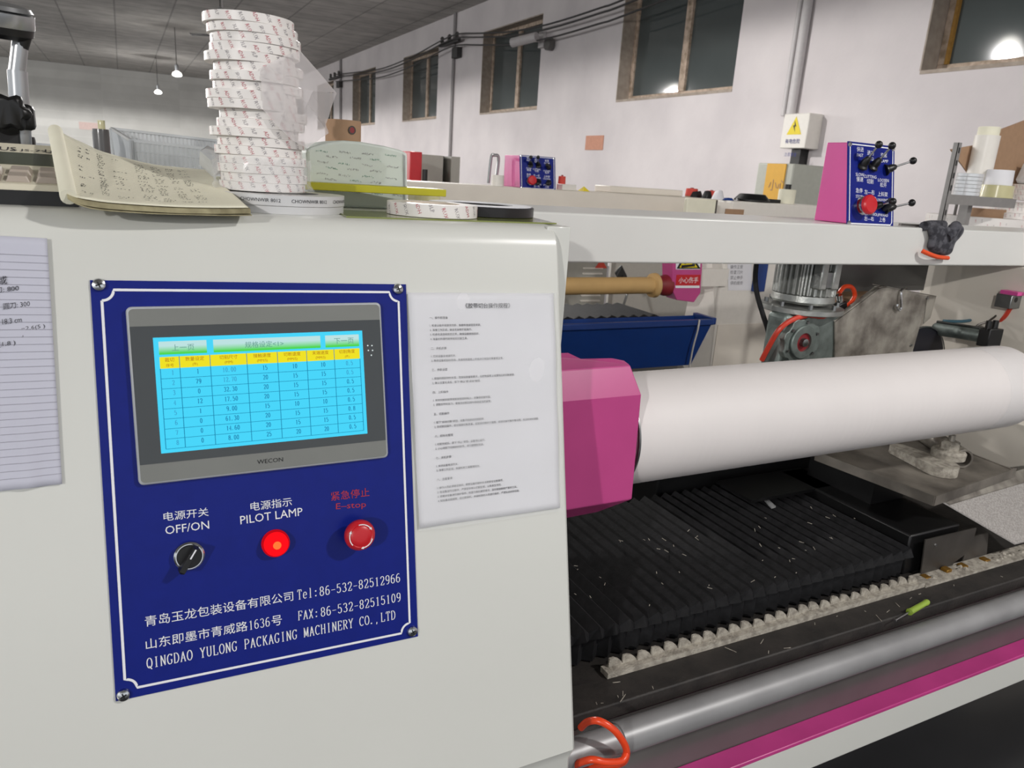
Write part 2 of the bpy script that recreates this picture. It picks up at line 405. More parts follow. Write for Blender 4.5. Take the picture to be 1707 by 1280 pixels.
def wall_mat(name, rgb, rgb2, sc=1.2, grid=None, rot=(0, 0, 0)):
    m = mat(name, rgb, 0.9, rgb2=rgb2, scale=sc, contrast=(0.3, 0.68), bump=0.25, bscale=14, spec=0.2)
    if grid:
        nt = m.node_tree; b = nt.nodes['Principled BSDF']; tc = [n for n in nt.nodes if n.type == 'TEX_COORD'][0]
        br = nt.nodes.new('ShaderNodeTexBrick'); br.offset = 0.0
        br.inputs['Scale'].default_value = 1.0; br.inputs['Mortar Size'].default_value = 0.02
        br.inputs['Brick Width'].default_value = grid[0]; br.inputs['Row Height'].default_value = grid[1]
        br.inputs['Color1'].default_value = (1, 1, 1, 1); br.inputs['Color2'].default_value = (0.86, 0.86, 0.86, 1); br.inputs['Mortar'].default_value = grid[2]
        mp = nt.nodes.new('ShaderNodeMapping'); mp.inputs['Rotation'].default_value = rot; nt.links.new(tc.outputs['Object'], mp.inputs[0]); nt.links.new(mp.outputs[0], br.inputs['Vector'])
        mx = nt.nodes.new('ShaderNodeMix'); mx.data_type = 'RGBA'; mx.blend_type = 'MULTIPLY'; mx.inputs['Factor'].default_value = 1.0
        rp = [n for n in nt.nodes if n.type == 'VALTORGB'][0]
        nt.links.new(rp.outputs[0], mx.inputs[6]); nt.links.new(br.outputs['Color'], mx.inputs[7]); nt.links.new(mx.outputs[2], b.inputs['Base Color'])
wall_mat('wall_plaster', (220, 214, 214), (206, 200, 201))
wall_mat('far_plaster', (206, 206, 202), (194, 194, 190), grid=(3.0, 0.32, (0.93, 0.93, 0.93, 1)), rot=(PI / 2, 0, 0))
wall_mat('ceiling_panels', (196, 193, 188), (172, 169, 165), 2.2, grid=(1.22, 0.61, (0.6, 0.6, 0.6, 1)))

# ------------------------------------------------------------------ the hall
XW, YF, ZC = 6.5, 38.0, 4.44
def struct(o, label, cat): o['kind'] = 'structure'; return tag(o, label, cat)
struct(MB().box((-14, -9, -0.1), (XW + 0.3, YF, 0.0)).build('floor', 'floor_epoxy'), 'dark glossy epoxy floor under the machines', 'floor')
struct(MB().box((-14, -9, ZC), (XW + 0.3, YF, ZC + 0.1)).build('ceiling', 'ceiling_panels'), 'grey panelled ceiling of the hall', 'ceiling')
struct(MB().box((-14, YF, 0), (XW + 0.3, YF + 0.3, ZC)).build('wall_far', 'far_plaster'), 'plain grey end wall far behind the tape stack', 'wall')
WZ0, WZ1 = 2.385, 3.885
WIN = [4.87 - 2.43 + 4.87 * k for k in range(-1, 7)]
wb = MB()
ys = [-9.0]
for y in WIN: ys += [y, y + 2.43]
ys.append(YF)
wb.box((XW, -9, 0), (XW + 0.3, YF, WZ0)); wb.box((XW, -9, WZ1), (XW + 0.3, YF, ZC))
for i in range(0, len(ys), 2): wb.box((XW, ys[i], WZ0), (XW + 0.3, ys[i + 1], WZ1))
struct(wb.build('wall_right', 'wall_plaster', smooth=False), 'white plastered side wall with a row of windows', 'wall')
WHERE = ['beyond the frame at the right', 'above the shelf rack, lamp mirrored in its pane', 'between the white conduit and the wall camera', 'left of the wall camera and its wires', 'second from the tape stack', 'nearest the tape stack of the fully seen ones', 'half hidden by the film sheet', 'behind the tape stack']
for k, y in enumerate(WIN):
    if k == 0 or k == 7: 
        pass
    t = thing('window_%d' % (k + 1), (XW + 0.15, y + 1.21, WZ0), 'wooden casement window with dark night panes, ' + WHERE[k], 'window'); t['kind'] = 'structure'
    fr = MB(); a, b = y + 0.005, y + 2.425; x0, x1 = XW + 0.2, XW + 0.27
    for (lo, hi) in (((x0, a, WZ0), (x1, b, WZ0 + 0.07)), ((x0, a, WZ1 - 0.07), (x1, b, WZ1)), ((x0, a, WZ0 + .07), (x1, a + 0.07, WZ1 - .07)), ((x0, b - 0.07, WZ0 + .07), (x1, b, WZ1 - .07)), ((x0 - .01, (a + b) / 2 - 0.06, WZ0 + .07), (x1, (a + b) / 2 + 0.06, WZ1 - .07))):
        fr.box(lo, hi)
    fr.build('window_frame', 'window_wood', t, bevel=0.006)
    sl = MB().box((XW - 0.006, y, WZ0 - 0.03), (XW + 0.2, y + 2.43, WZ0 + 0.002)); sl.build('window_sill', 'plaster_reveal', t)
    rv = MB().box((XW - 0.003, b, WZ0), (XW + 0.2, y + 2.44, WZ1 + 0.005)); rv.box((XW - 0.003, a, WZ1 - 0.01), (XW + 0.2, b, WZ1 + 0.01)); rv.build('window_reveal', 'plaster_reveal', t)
    for s in (0, 1):
        ya = a + 0.07 if s == 0 else (a + b) / 2 + 0.06; yb = (a + b) / 2 - 0.06 if s == 0 else b - 0.07
        MB().box((x0 + 0.03, ya, WZ0 + 0.07), (x0 + 0.036, yb, WZ1 - 0.07)).build('pane', 'night_glass', t)
        if k == 1:
            MB().box((x0 - 0.005, yb - 0.03, WZ0 + 0.07), (x0 + 0.03, yb, WZ1 - 0.07)).build('sash_edge', 'window_wood_yellow', t)

# pendant lamps
LD = ['beyond the windows, above the row of machines', 'second of the row along the windows', 'the lit bulb in view beside the tape stack', 'deepest in the hall', 'above the near machine', 'behind the viewer to the left', 'left aisle beside the near machine', 'left aisle further back', 'left aisle deep in the hall', 'added out of view in the left aisle to brighten the end wall']
for k, (lx, ly, lz, e) in enumerate(LAMPS):
    t = thing('pendant_lamp', (lx, ly, lz), 'bright pendant bulb on a cord, ' + LD[k], 'lamp', 'pendant lamps of the hall')
    MB().lathe([(0.012, 0.34), (0.05, 0.30), (0.05, 0.2), (0.045, 0.15), (0.03, 0.14)], (lx, ly, lz), (0, 0, 1), 20).build('socket', 'pole_silver', t)
    MB().lathe([(0.02, 0.15), (0.1, 0.11), (0.125, 0.05), (0.1, 0.02), (0.03, 0.005)], (lx, ly, lz), (0, 0, 1), 20).build('bulb', 'bulb', t)
    MB().cyl((lx, ly, lz + 0.34), (lx, ly, ZC), 0.008, n=8).build('cord', 'wire', t)

# ceiling fans
for k, (fx, fy, lab) in enumerate(((2.0, 17.5, 'ceiling fan on a drop rod above the lit bulb'), (2.6, 11.2, 'second ceiling fan half hidden behind the top of the tape stack'))):
    z = 3.55
    t = thing('ceiling_fan', (fx, fy, z), lab, 'fan', 'ceiling fans')
    MB().cyl((fx, fy, z), (fx, fy, ZC), 0.015, n=10).build('drop_rod', 'pipe_grey', t)
    MB().lathe([(0.02, 0.1), (0.11, 0.06), (0.13, 0), (0.1, -0.06), (0.03, -0.08)], (fx, fy, z), (0, 0, 1), 24).build('motor', 'dark_grey_panel', t)
    for j in range(3):
        a = j * 2 * PI / 3 + 0.5; d = Vector((math.cos(a), math.sin(a), 0)); n = Vector((-d.y, d.x, 0))
        c = Vector((fx, fy, z + 0.01))
        MB().prism([c + d * 0.1 + n * 0.03, c + d * 0.25 + n * 0.07 + Vector((0, 0, .02)), c + d * 0.68 + n * 0.08 + Vector((0, 0, .02)), c + d * 0.7 - n * 0.06, c + d * 0.25 - n * 0.06, c + d * 0.1 - n * 0.03], (0, 0, 0.006)).build('blade', 'dark_grey_panel', t)

# wall fittings on the window side
def wx(x, y, off=0.0): return PX(x, y, XW - off)
p0, p1 = wx(1345, 40), wx(1322, 188); yc = (p0.y + p1.y) / 2
for dy, r, lab in ((0.1, 0.03, 'thin white conduit running down to the warning box, on its left'), (-0.02, 0.05, 'thick white conduit running down to the warning box, on its right')):
    tag(MB().cyl((XW - r, yc + dy, 2.05), (XW - r, yc + dy, ZC), r, n=14).build('conduit', 'pipe_white'), lab, 'pipe', 'wall conduits')
for y, r, lab in ((16.05, 0.035, 'grey riser pipe between the second and third windows'), (25.7, 0.04, 'grey riser pipe beside the film sheet')):
    tag(MB().cyl((XW - r, y, 1.0), (XW - r, y, ZC), r, n=12).build('conduit', 'pipe_grey'), lab, 'pipe', 'wall conduits')
# warning box
a = wx(1305, 187); b = wx(1356, 250)
t = thing('distribution_box', (XW - 0.1, (a.y + b.y) / 2, b.z), 'small white electrical box with yellow triangle on the side wall', 'electrical box')
BX = XW - 0.2; q0, q1 = PX(1308, 190, BX), PX(1341, 247, BX)
MB().box((BX, q1.y, q1.z), (XW, q0.y, q0.z)).build('body', 'warm_white', t, bevel=0.008)
cy = (q0.y + q1.y) / 2; cz = q0.z - 0.13
tri = MB(); tri.prism([(BX - .003, cy + .1, cz - .08), (BX - .003, cy - .1, cz - .08), (BX - .003, cy, cz + .1)], (.002, 0, 0)); tri.build('warning_triangle', 'sign_yellow', t)
bl = MB(); bl.prism([(BX - .005, cy + .012, cz + .06), (BX - .005, cy - .02, cz), (BX - .005, cy + .0, cz), (BX - .005, cy - .012, cz - .055), (BX - .005, cy + .025, cz + .012), (BX - .005, cy + .005, cz + .012)], (.001, 0, 0)); bl.build('bolt_mark', 'black_plastic', t)
l = MB(); put_text(l, '有电危险', (BX - .004, cy, cz - .17), (0, -1, 0), (0, 0, 1), width=.2, n=(-1, 0, 0), align='c'); put_text(l, '注意安全', (BX - .004, cy, cz - .3), (0, -1, 0), (0, 0, 1), width=.17, n=(-1, 0, 0), align='c'); l.build('lettering', 'panel_blue', t)
t2 = MB().box((XW - .12, q1.y + .12, q1.z - .2), (XW, q0.y - .1, q1.z - .003)).build('breaker', 'black_plastic'); tag(t2, 'black breaker below the white warning box', 'electrical box')
t2b = wx(980, 230); mk = MB().box((XW - .012, wx(1006, 238).y, wx(992, 250).z), (XW - .001, wx(977, 238).y, wx(992, 226).z)); tag(mk.build('wall_notice', 'mark_orange'), 'small faded orange notice stuck on the wall under the windows', 'notice')
o = MB().box((-1.55, YF - .02, 1.9), (-0.75, YF - .001, 2.2)).build('wall_notice', 'mark_pink'); tag(o, 'faint pink notice on the far end wall behind the silver stand', 'notice')
# insulators and wires
for k, (px_, py_, lab) in enumerate(((752, 72, 'insulator bracket with wires between the second and third windows'), (560, 130, 'insulator bracket with wires beside the film sheet'))):
    c = wx(px_, py_, 0.08)
    t = thing('insulator_bracket', c, lab, 'bracket', 'insulator brackets')
    s = 1.0 if k == 0 else 1.3
    MB().box((XW - .15, c.y - .55 * s, c.z - .03), (XW - .085, c.y + .55 * s, c.z + .03)).build('crossbar', 'wire', t)
    for j in range(3):
        yy = c.y + (j - 1) * .42 * s
        MB().lathe([(.03, 0), (.05, .04), (.03, .07), (.05, .1), (.02, .14)], (XW - .12, yy, c.z + .03), (0, 0, 1), 12).build('insulator', 'dark_grey_panel', t)
    MB().box((XW - .12, c.y - .45 * s, c.z - .32), (XW - .01, c.y - .15 * s, c.z - .12)).build('junction_box', 'wire', t)
for k, dz in enumerate((0.0, 0.07, -0.14)):
    pts = [(1060, 0), (1000, 22), (915, 48), (850, 60), (800, 62), (752, 66), (690, 98), (640, 118), (600, 124), (560, 128)]
    P = [wx(x, y, .2) + Vector((0, 0, dz)) for x, y in pts]; P.insert(0, Vector((XW - .2, 4.0, P[0].z + .35)))
    tag(MB().tube(spline(P, 4), 0.014, 6).build('overhead_wire', 'wire'), ['dark cable strung along the windows, middle one', 'dark cable strung along the windows, highest one', 'dark cable sagging lowest along the windows'][k], 'cable', 'wall cables')
c = wx(905, 68)
t = thing('wall_camera', (XW - .05, c.y, c.z), 'white surveillance camera on a bracket right of the third window', 'camera')
MB().box((XW - .06, c.y - .12, c.z - .12), (XW, c.y + .06, c.z + .14)).build('mount', 'pipe_white', t, bevel=.01)
MB().cyl((XW - .06, c.y, c.z), (XW - .3, c.y + .1, c.z - .02), .03).build('arm', 'pipe_white', t)
MB().cyl((XW - .2, c.y - .15, c.z + .02), (XW - .42, c.y + .32, c.z - .05), .075).build('barrel', 'pipe_white', t)
MB().cyl((XW - .02, c.y - .36, c.z - .1), (XW - .12, c.y - .36, c.z - .1), .1).build('junction_cap', 'dark_grey_panel', t)

# ================================================================== THE NEAR MACHINE
ZT = 1.187                                   # top of the cabinet and of the beam
def yface(z): return 0.86506 + (z - 1.11896) * 0.23108
# ------------------------------------------------------------------ control cabinet
XR = 0.5145
cab = thing('control_cabinet', (-0.2, 1.0, 0.0), 'white sheet-metal control cabinet with leaning front and blue operating panel', 'machine cabinet')
rad = 0.034; ytop = yface(ZT); a0 = math.atan2(0.22515, -0.97434)       # arc from the leaning front over to the flat top
tl = rad * math.tan((PI / 2 - math.asin(0.22515)) / 2)
cyy, czz = ytop + tl, ZT - rad
prof = [(0.72, 0.0), (yface(0.47) + 0.012, 0.455), (yface(0.478), 0.478)]
for i in range(9):
    an = a0 + (PI / 2 - a0) * i / 8
    prof.append((cyy + rad * math.cos(an), czz + rad * math.sin(an)))
prof += [(1.24, ZT), (1.24, 0.0)]
XL = -1.0
MB().prism([(XL, y, z) for y, z in prof], (XR - XL, 0, 0)).build('housing', 'white_paint', cab, bevel=0.004, ang=30)
MB().box((XR - 0.012, 0.888, 0.0), (0.5395, 1.24, ZT - 0.001)).build('side_plate', 'white_paint', cab, bevel=0.0015)

pan = MB().prism([PF(*q) for q in ((150, 467), (676, 474), (696, 1060), (193, 1168))], FN * 0.0016).build('control_panel', 'panel_blue', cab, smooth=False)
O2 = 0.0021
def PFq(x, y, off=O2): return PF(x, y, off)
# border: white line with notched corners
bd = MB()
c4 = [PFq(150, 467), PFq(676, 474), PFq(696, 1060), PFq(193, 1168)]
eu = (c4[1] - c4[0]).normalized(); ev = (c4[3] - c4[0]).normalized()
Wp = (c4[1] - c4[0]).length; Hp = (c4[3] - c4[0]).length
path = []
ins = 0.0095; nr = 0.011
def pp(u, v): return c4[0] + eu * u + ev * v
for (cu, cv, s0) in ((ins, ins, 90), (Wp - ins, ins, 180), (Wp - ins, Hp - ins, 270), (ins, Hp - ins, 0)):
    for i in range(9):
        an = math.radians(s0 - 90 * i / 8)
        path.append((cu + nr * math.cos(an), cv + nr * math.sin(an)))
path.append(path[0])
stroke(bd, path, c4[0], eu, ev, 0.0026)
bd.build('border_line', 'print_white', pan, smooth=False, recalc=False)
for (x, y) in ((165, 475), (663, 482), (687, 1052), (206, 1158)):
    c = PF(x, y, 0.0016)
    s = MB().lathe([(0.0068, 0), (0.0068, 0.001), (0.0058, 0.003), (0.003, 0.0042), (0.0001, 0.0044)], c, FN, 24, False)
    s.build('screw', 'chrome', pan)
    k = MB(); k.obox(c + FN * .0043, (FU + FV * .4, FN, FV - FU * .4), (.0032, .0005, .0007)); k.obox(c + FN * .0043, (FV - FU * .4, FN, FU + FV * .4), (.0032, .0005, .0007))
    k.build('cross_slot', 'black_plastic', pan)
def panel_text(mb, s, pl, pr, hpx, serif=False):
    A, B = PFq(*pl), PFq(*pr); u = B - A; v = FN.cross(u).normalized()
    if v.z < 0: v = -v
    h = px2m(hpx, A)
    (put_serif if serif else put_text)(mb, s, A, u, v, width=u.length, height=h, n=FN, off=0)
tx = MB()
panel_text(tx, '电源开关', (273, 869), (348, 860), 15); panel_text(tx, 'OFF/ON', (276, 891), (349, 881), 14)
panel_text(tx, '电源指示', (418, 852), (487, 843), 15); panel_text(tx, 'PILOT LAMP', (401, 874), (504.6, 859), 14)
panel_text(tx, '青岛玉龙包装设备有限公司', (242, 1045), (489, 1001), 18)
panel_text(tx, '山东即墨市青威路', (243.5, 1083), (413, 1051), 18); panel_text(tx, '1636', (414, 1050), (451, 1043), 15, True); panel_text(tx, '号', (453, 1044), (470, 1041), 17)
panel_text(tx, 'Tel:', (495, 999.5), (531, 993.5), 16, True); panel_text(tx, '86-532-82512966', (532, 993.5), (668, 969.5), 15, True)
panel_text(tx, 'FAX:', (496, 1034), (532, 1028), 15, True); panel_text(tx, '86-532-82515109', (534, 1028), (669, 1001.5), 15, True)
panel_text(tx, 'QINGDAO YULONG PACKAGING MACHINERY CO.,LTD', (244, 1114.5), (660, 1031.5), 17, True)
tx.build('white_lettering', 'print_white', pan, smooth=False)
tr = MB(); panel_text(tr, '紧急停止', (552, 835), (616, 827), 15); panel_text(tr, 'E–stop', (560, 852), (610, 848), 13)
tr.build('red_lettering', 'print_red', pan, smooth=False)

# touch screen
H = [PF(209, 512), PF(631, 510.5), PF(646, 767), (0, 0, 0)]
hx0, hx1 = -0.0076, 0.2625
hv0 = (PF(209, 512) - FO).dot(FV); hv1 = (PF(231, 808) - FO).dot(FV)
def fp(x, v, off): return Vector((x, FO.y, FO.z)) + FV * v + FN * off       # point on the front by x and distance up it
hmi = MB()
def rrect(x0, x1, v0, v1, r, off, n=6):
    o = []
    for cx, cv, s in ((x1 - r, v0 - r, 90), (x0 + r, v0 - r, 180), (x0 + r, v1 + r, 270), (x1 - r, v1 + r, 360)):
        for i in range(n + 1):
            an = math.radians(s - 90 + 90 * i / n); o.append(fp(cx + r * math.cos(an), cv + r * math.sin(an), off))
    return o
hm_ = MB().loft([rrect(hx0, hx1, hv0, hv1, .006, .0016), rrect(hx0, hx1, hv0, hv1, .006, .0062), rrect(hx0 + .0018, hx1 - .0018, hv0 - .0018, hv1 + .0018, .005, .0078)]).build('touch_screen', 'bezel_edge', cab, ang=50)
MB().loft([rrect(hx0 + .0024, hx1 - .0024, hv0 - .0024, hv1 + .0024, .0046, .0076), rrect(hx0 + .0024, hx1 - .0024, hv0 - .0024, hv1 + .0024, .0046, .0084)]).build('bezel', 'bezel_grey', hm_)
gt = (PF(212, 545) - FO).dot(FV); gb = (PF(228, 774) - FO).dot(FV)
MB().loft([rrect(hx0 + .0026, hx1 - .0026, gt, gb, .0006, .0080), rrect(hx0 + .0026, hx1 - .0026, gt, gb, .0006, .0089)]).build('front_glass', 'glass_dark', hm_)
sx0, sx1 = 0.0158, 0.2378; sv0 = (PF(428, 557, .009) - FO).dot(FV); sv1 = (PF(438, 739.5, .009) - FO).dot(FV); SW, SH = sx1 - sx0, sv0 - sv1
def sp_(s, t, off=.0094): return fp(sx0 + SW * s, sv0 - SH * t, off)
def srect(mb, s0, t0, s1, t1, off): mb.add([sp_(s0, t0, off), sp_(s1, t0, off), sp_(s1, t1, off), sp_(s0, t1, off)], [(0, 1, 2, 3)])
m = MB(); m.prism([sp_(0, 0, .0088), sp_(1, 0, .0088), sp_(1, 1, .0088), sp_(0, 1, .0088)], FN * .0004); m.build('display', 'screen_cyan', hm_, smooth=False)
for (s0, s1) in ((.022, .232), (.262, .778), (.803, .98)):
    m = MB(); srect(m, s0, .035, s1, .148, .0094); m.build('screen_button', 'screen_button', hm_, smooth=False, recalc=False)
m = MB(); srect(m, .022, .168, .98, .268, .0094); m.build('table_header', 'screen_yellow', hm_, smooth=False, recalc=False)
cols = [.022, .107, .243, .412, .559, .704, .845, .98]; rows = [.268 + .0872 * i for i in range(9)]
m = MB(); lw = .0016
for c in cols: srect(m, c - lw, .268 if c not in (.107,) else .168, c + lw, rows[-1], .0096)
for r in rows[1:]: srect(m, .022, r - lw * 1.3, .98, r + lw * 1.3, .0096)
for c in cols[1:-1]: srect(m, c - lw, .168, c + lw, .268, .0096)
m.build('table_lines', 'screen_line', hm_, smooth=False, recalc=False)
def stext(mb, s, cs, ct, h, w=None, off=.0097):
    put_text(mb, s, sp_(cs, ct + h / 2, off), FU, FV, height=h * SH, width=None if w is None else w * SW, align='c')
ROWS = [('1', '1', '10.00', '15', '10', '10', '0.5'), ('2', '79', '12.70', '20', '15', '15', '0.5'), ('3', '0', '32.30', '20', '15', '15', '0.5'), ('4', '12', '17.50', '20', '15', '15', '0.5'),
        ('5', '1', '9.00', '15', '10', '10', '0.5'), ('6', '0', '61.30', '20', '15', '15', '0.8'), ('7', '0', '14.60', '20', '15', '15', '0.5'), ('8', '0', '8.00', '25', '20', '20', '0.5')]
m = MB(); mf = MB()
for i, r in enumerate(ROWS):
    for j, s in enumerate(r):
        cc_ = (cols[j] + cols[j + 1]) / 2 + (.01 if j != 2 else 0); wd_ = .0128 * len(s)
        put_serif(mf if j == 0 or (i < 2 and j in (2, 6)) else m, s, sp_(cc_ - wd_ / 2, (rows[i] + rows[i + 1]) / 2 + .014, .0097), FU, FV, wd_ * SW, .040 * SH, FN, 0, 1.35)
m.build('table_figures', 'screen_text', hm_, smooth=False); mf.build('faint_figures', 'screen_text_faint', hm_, smooth=False)
m = MB()
for j, (a, b) in enumerate((('裁切', '序号'), ('数量设定', '(件)'), ('切割尺寸', '(MM)'), ('接触速度', '(MM/S)'), ('切断速度', '(MM/S)'), ('末端速度', '(MM/S)'), ('切割角度', '(件)'))):
    cx = (cols[j] + cols[j + 1]) / 2
    stext(m, a, cx, .194, .036); stext(m, b, cx, .242, .030)
m.build('header_lettering', 'screen_brown', hm_, smooth=False)
m = MB(); stext(m, '上一页', .127, .092, .056); stext(m, '规格设定<1>', .5, .092, .056); stext(m, '下一页', .9, .092, .056)
m.build('button_lettering', 'screen_title', hm_, smooth=False)
m = MB(); lo = fp(0, 0, 0)
A = PF(429, 773.5, .0086); B = PF(472, 769, .0086)
put_text(m, 'WECON', A, FU, FV, width=(B - A).length, height=px2m(7, A), n=FN, off=.0002)
m.build('maker_lettering', 'black_plastic', hm_, smooth=False)
m = MB()
for (x, y) in ((613, 576), (620, 576), (614, 584), (621, 584), (619, 592)):
    m.lathe([(.0009, 0), (.0008, .0005)], PF(x, y, .0088), FN, 8)
m.build('status_lights', 'led_white', hm_)

# selector switch
c = PF(315, 924.5)
sel = MB().lathe([(.0148, 0), (.0155, .002), (.0155, .007), (.0138, .0085), (.0128, .0085)], c, FN, 40).build('selector_switch', 'chrome', cab)
MB().lathe([(.0132, .004), (.0128, .0088), (.012, .0096)], c, FN, 36).build('dial', 'black_plastic', sel)
d = (FU * .55 + FV * .83).normalized(); n2 = FN.cross(d).normalized()
g = MB().hull([c + d * a + n2 * b + FN * h for a, b, h in ((-.0165, .0042, .008), (-.0165, -.0042, .008), (.0135, .0035, .008), (.0135, -.0035, .008), (-.0165, .0030, .021), (-.0165, -.0030, .021), (.012, .0025, .021), (.012, -.0025, .021), (-.019, 0, .016))])
g.build('handle', 'black_plastic', sel, bevel=.0008)
m = MB().obox(c + d * .006 + FN * .0213, (d, n2, FN), (.0055, .0007, .0003)); m.build('pointer_mark', 'print_white', sel)
# pilot lamp
c = PF(458.5, 904)
pl_ = MB().lathe([(.0148, 0), (.0154, .001), (.0154, .006), (.014, .0075), (.0134, .006)], c, FN, 40).build('pilot_lamp', 'led_ring', cab)
MB().lathe([(.0134, .005), (.0132, .0105), (.011, .0135), (.006, .0148), (.0045, .015)], c, FN, 36).build('lens', 'led_red', pl_)
MB().lathe([(.0045, .0150), (.0028, .0153), (.0001, .0154)], c, FN, 20).build('glow_spot', 'led_core', pl_)
# emergency stop
c = PF(592.5, 885.5)
es = MB().lathe([(.0125, 0), (.0125, .012), (.0105, .014), (.0105, .02)], c, FN, 32).build('emergency_stop', 'black_plastic', cab)
MB().lathe([(.0150, .014), (.0178, .0165), (.0182, .020), (.0168, .0245), (.0135, .0265), (.0125, .0258), (.0115, .0268), (.006, .0272), (.0002, .0273)], c, FN, 44).build('mushroom_head', 'red_plastic', es, ang=60)
m = MB(); r = .0138
for k in range(3):
    s0 = 100 - k * 120
    an = [math.radians(s0 - 62 * i / 10) for i in range(11)]
    stroke(m, [(r * math.cos(q), r * math.sin(q)) for q in an], c + FN * .0270, FU, FV, .0011)
    q = an[-1]; p = Vector((r * math.cos(q), r * math.sin(q))); t = Vector((math.sin(q), -math.cos(q))); nn = Vector((math.cos(q), math.sin(q)))
    tri = [p + nn * .0016, p - nn * .0016, p + t * .0034]
    m.add([c + FN * .0270 + FU * v.x + FV * v.y for v in tri], [(0, 1, 2)])
m.build('turn_arrows', 'print_white', es, smooth=False)

# ------------------------------------------------------------------ sheets stuck on the cabinet front
def sheet(name, q, m, parent, off, wav, nx=24, ny=32, solid=0.0):
    A, B, C, D = [PF(*p) for p in q]
    rows_ = []
    for j in range(ny + 1):
        t = j / ny; row = []
        for i in range(nx + 1):
            s = i / nx
            p = (A * (1 - s) + B * s) * (1 - t) + (D * (1 - s) + C * s) * t
            row.append(p + FN * (off + wav(s, t)))
        rows_.append(row)
    return MB().grid(rows_).build(name, m, parent, solid=solid, ang=80)
def sheet_pt(q, s, t, off):
    A, B, C, D = [PF(*p) for p in q]
    return (A * (1 - s) + B * s) * (1 - t) + (D * (1 - s) + C * s) * t + FN * off
Qn = ((-98, 388), (79, 398), (104, 806), (-72, 826))
def wn(s, t): return .0012 * math.sin(9 * s + 2 * t) * (0.4 + t) + .001 * math.sin(21 * s) * t * t + .0013
note = sheet('note_sheet', Qn, 'paper_lined', None, .0022, wn, solid=.0003)
tag(note, 'lined notepad sheet with handwritten blade measurements taped at the left of the panel', 'paper note')
m = MB()
for k in range(31):
    t = .07 + k * .0295
    for i in range(16):
        s0, s1 = i / 16, (i + 1) / 16
        m.add([sheet_pt(Qn, s0, t, .0028 + wn(s0, t)), sheet_pt(Qn, s1, t, .0028 + wn(s1, t)), sheet_pt(Qn, s1, t + .0016, .0028 + wn(s1, t)), sheet_pt(Qn, s0, t + .0016, .0028 + wn(s0, t))], [(0, 1, 2, 3)])
lk = m.build('ruled_lines', 'rule_line', None, smooth=False, recalc=False)
def adopt(ch, root):
    off = ch.location - root.location
    ch.data.transform(Matrix.Translation(off)); ch.location = (0, 0, 0); ch.parent = root
adopt(lk, note)
m = MB(); rnd = random.Random(3)
for (x, y, txt, wpx, h) in ((-30, 478, '刀域', 36, 14), (-8, 489, '刀: 800', 34, 9), (-60, 515, '长刀', 30, 10), (6, 516, '圆刀: 300', 38, 10), (4, 541, '18.3 cm', 28, 9), (36, 553, '−2.6(5 )', 34, 8), (36, 566, '+2', 10, 8), (-2, 580, '(1.8 )', 24, 9)):
    A = PF(x, y, .0045); put_text(m, txt, A, FU + FV * .12, FV, width=px2m(wpx, A), height=px2m(h, A), off=0)
hk = m.build('handwriting', 'ink', None, smooth=False); adopt(hk, note)

Qp = ((679, 488), (921, 489), (932, 846), (698, 880))
def wp(s, t): return .0008 * math.sin(7 * s + 3 * t) + .0006 * math.sin(15 * t + 4 * s) + .0012
pap = sheet('operating_rules', Qp, 'paper_white', None, .0012, wp, solid=.0003)
tag(pap, 'printed Chinese operating rules in a clear plastic sleeve taped right of the blue panel', 'notice')
Qs = ((676, 487), (925, 488), (935, 850), (696, 883))
def wsl(s, t): return .0011 * math.sin(11 * s + 5 * t) + .0012 * math.sin(9 * t - 6 * s) + .0042 + (.004 * max(0, t - .9) * 10 * (1 - abs(2 * s - 1)))
sl = sheet('clear_sleeve', Qs, 'sleeve', None, .0012, wsl, 36, 44); adopt(sl, pap)
RULES = [(-1, '一、操作前准备', .095), (0, '1. 检查设备外观是否完好，各部件连接是否牢固。', .128), (0, '2. 清理工作区域，确保无杂物干扰操作。', .147), (0, '3. 检查电源连接是否正常，确保设备接地良好。', .166), (0, '4. 准备好所需的胶带卷和切割工具。', .185),
 (-1, '二、开机步骤', .225), (0, '1. 打开设备总电源开关。', .258), (0, '2. 等待设备初始化完成，检查控制面板上的指示灯和显示屏是否正常。', .277), (-1, '三、参数设置', .316), (0, '1. 根据所需胶带的长度、宽度和数量等要求，在控制面板上设置相应的切割参数。', .353), (0, '2. 确认设置无误后，按下“确认”或“启动”按钮。', .372),
 (-1, '四、上料操作', .412), (0, '1. 将待切割的胶带卷安装在放料轴上，并确保安装牢固。', .446), (0, '2. 调整胶带的张力，使其在切割过程中保持适当的紧度。', .465), (-1, '五、切割操作', .505), (0, '1. 按下“启动切割”按钮，设备开始自动切割胶带。', .541), (0, '2. 在切割过程中，密切观察切割质量，如发现切割尺寸偏差、胶带边缘不整齐等问题，应及时停机调整。', .56),
 (-1, '六、卸料与整理', .6), (0, '1. 切割完成后，按下“停止”按钮，设备停止运行。', .635), (0, '2. 小心地取下切割好的胶带，进行整理和包装。', .654), (-1, '七、关机步骤', .694), (0, '1. 关闭设备电源开关。', .729), (0, '2. 清理工作区域，将废料和工具整理归位。', .748),
 (-1, '八、注意事项', .788), (0, '1. 操作人员必须经过培训，熟悉设备的操作方法和安全注意事项。', .824), (0, '2. 在设备运行过程中，严禁将手伸入切割区域，以免发生危险。', .843), (0, '3. 定期对设备进行维护保养，检查刀具的磨损情况，及时更换磨损严重的刀具。', .862), (0, '4. 如设备出现故障，应立即停机，并通知维修人员进行维修，严禁私自拆卸设备。', .881)]
_g = text2d('国国国国国国国国国国国'); CW = (_g[3] - _g[2]) / 10.9
m = MB()
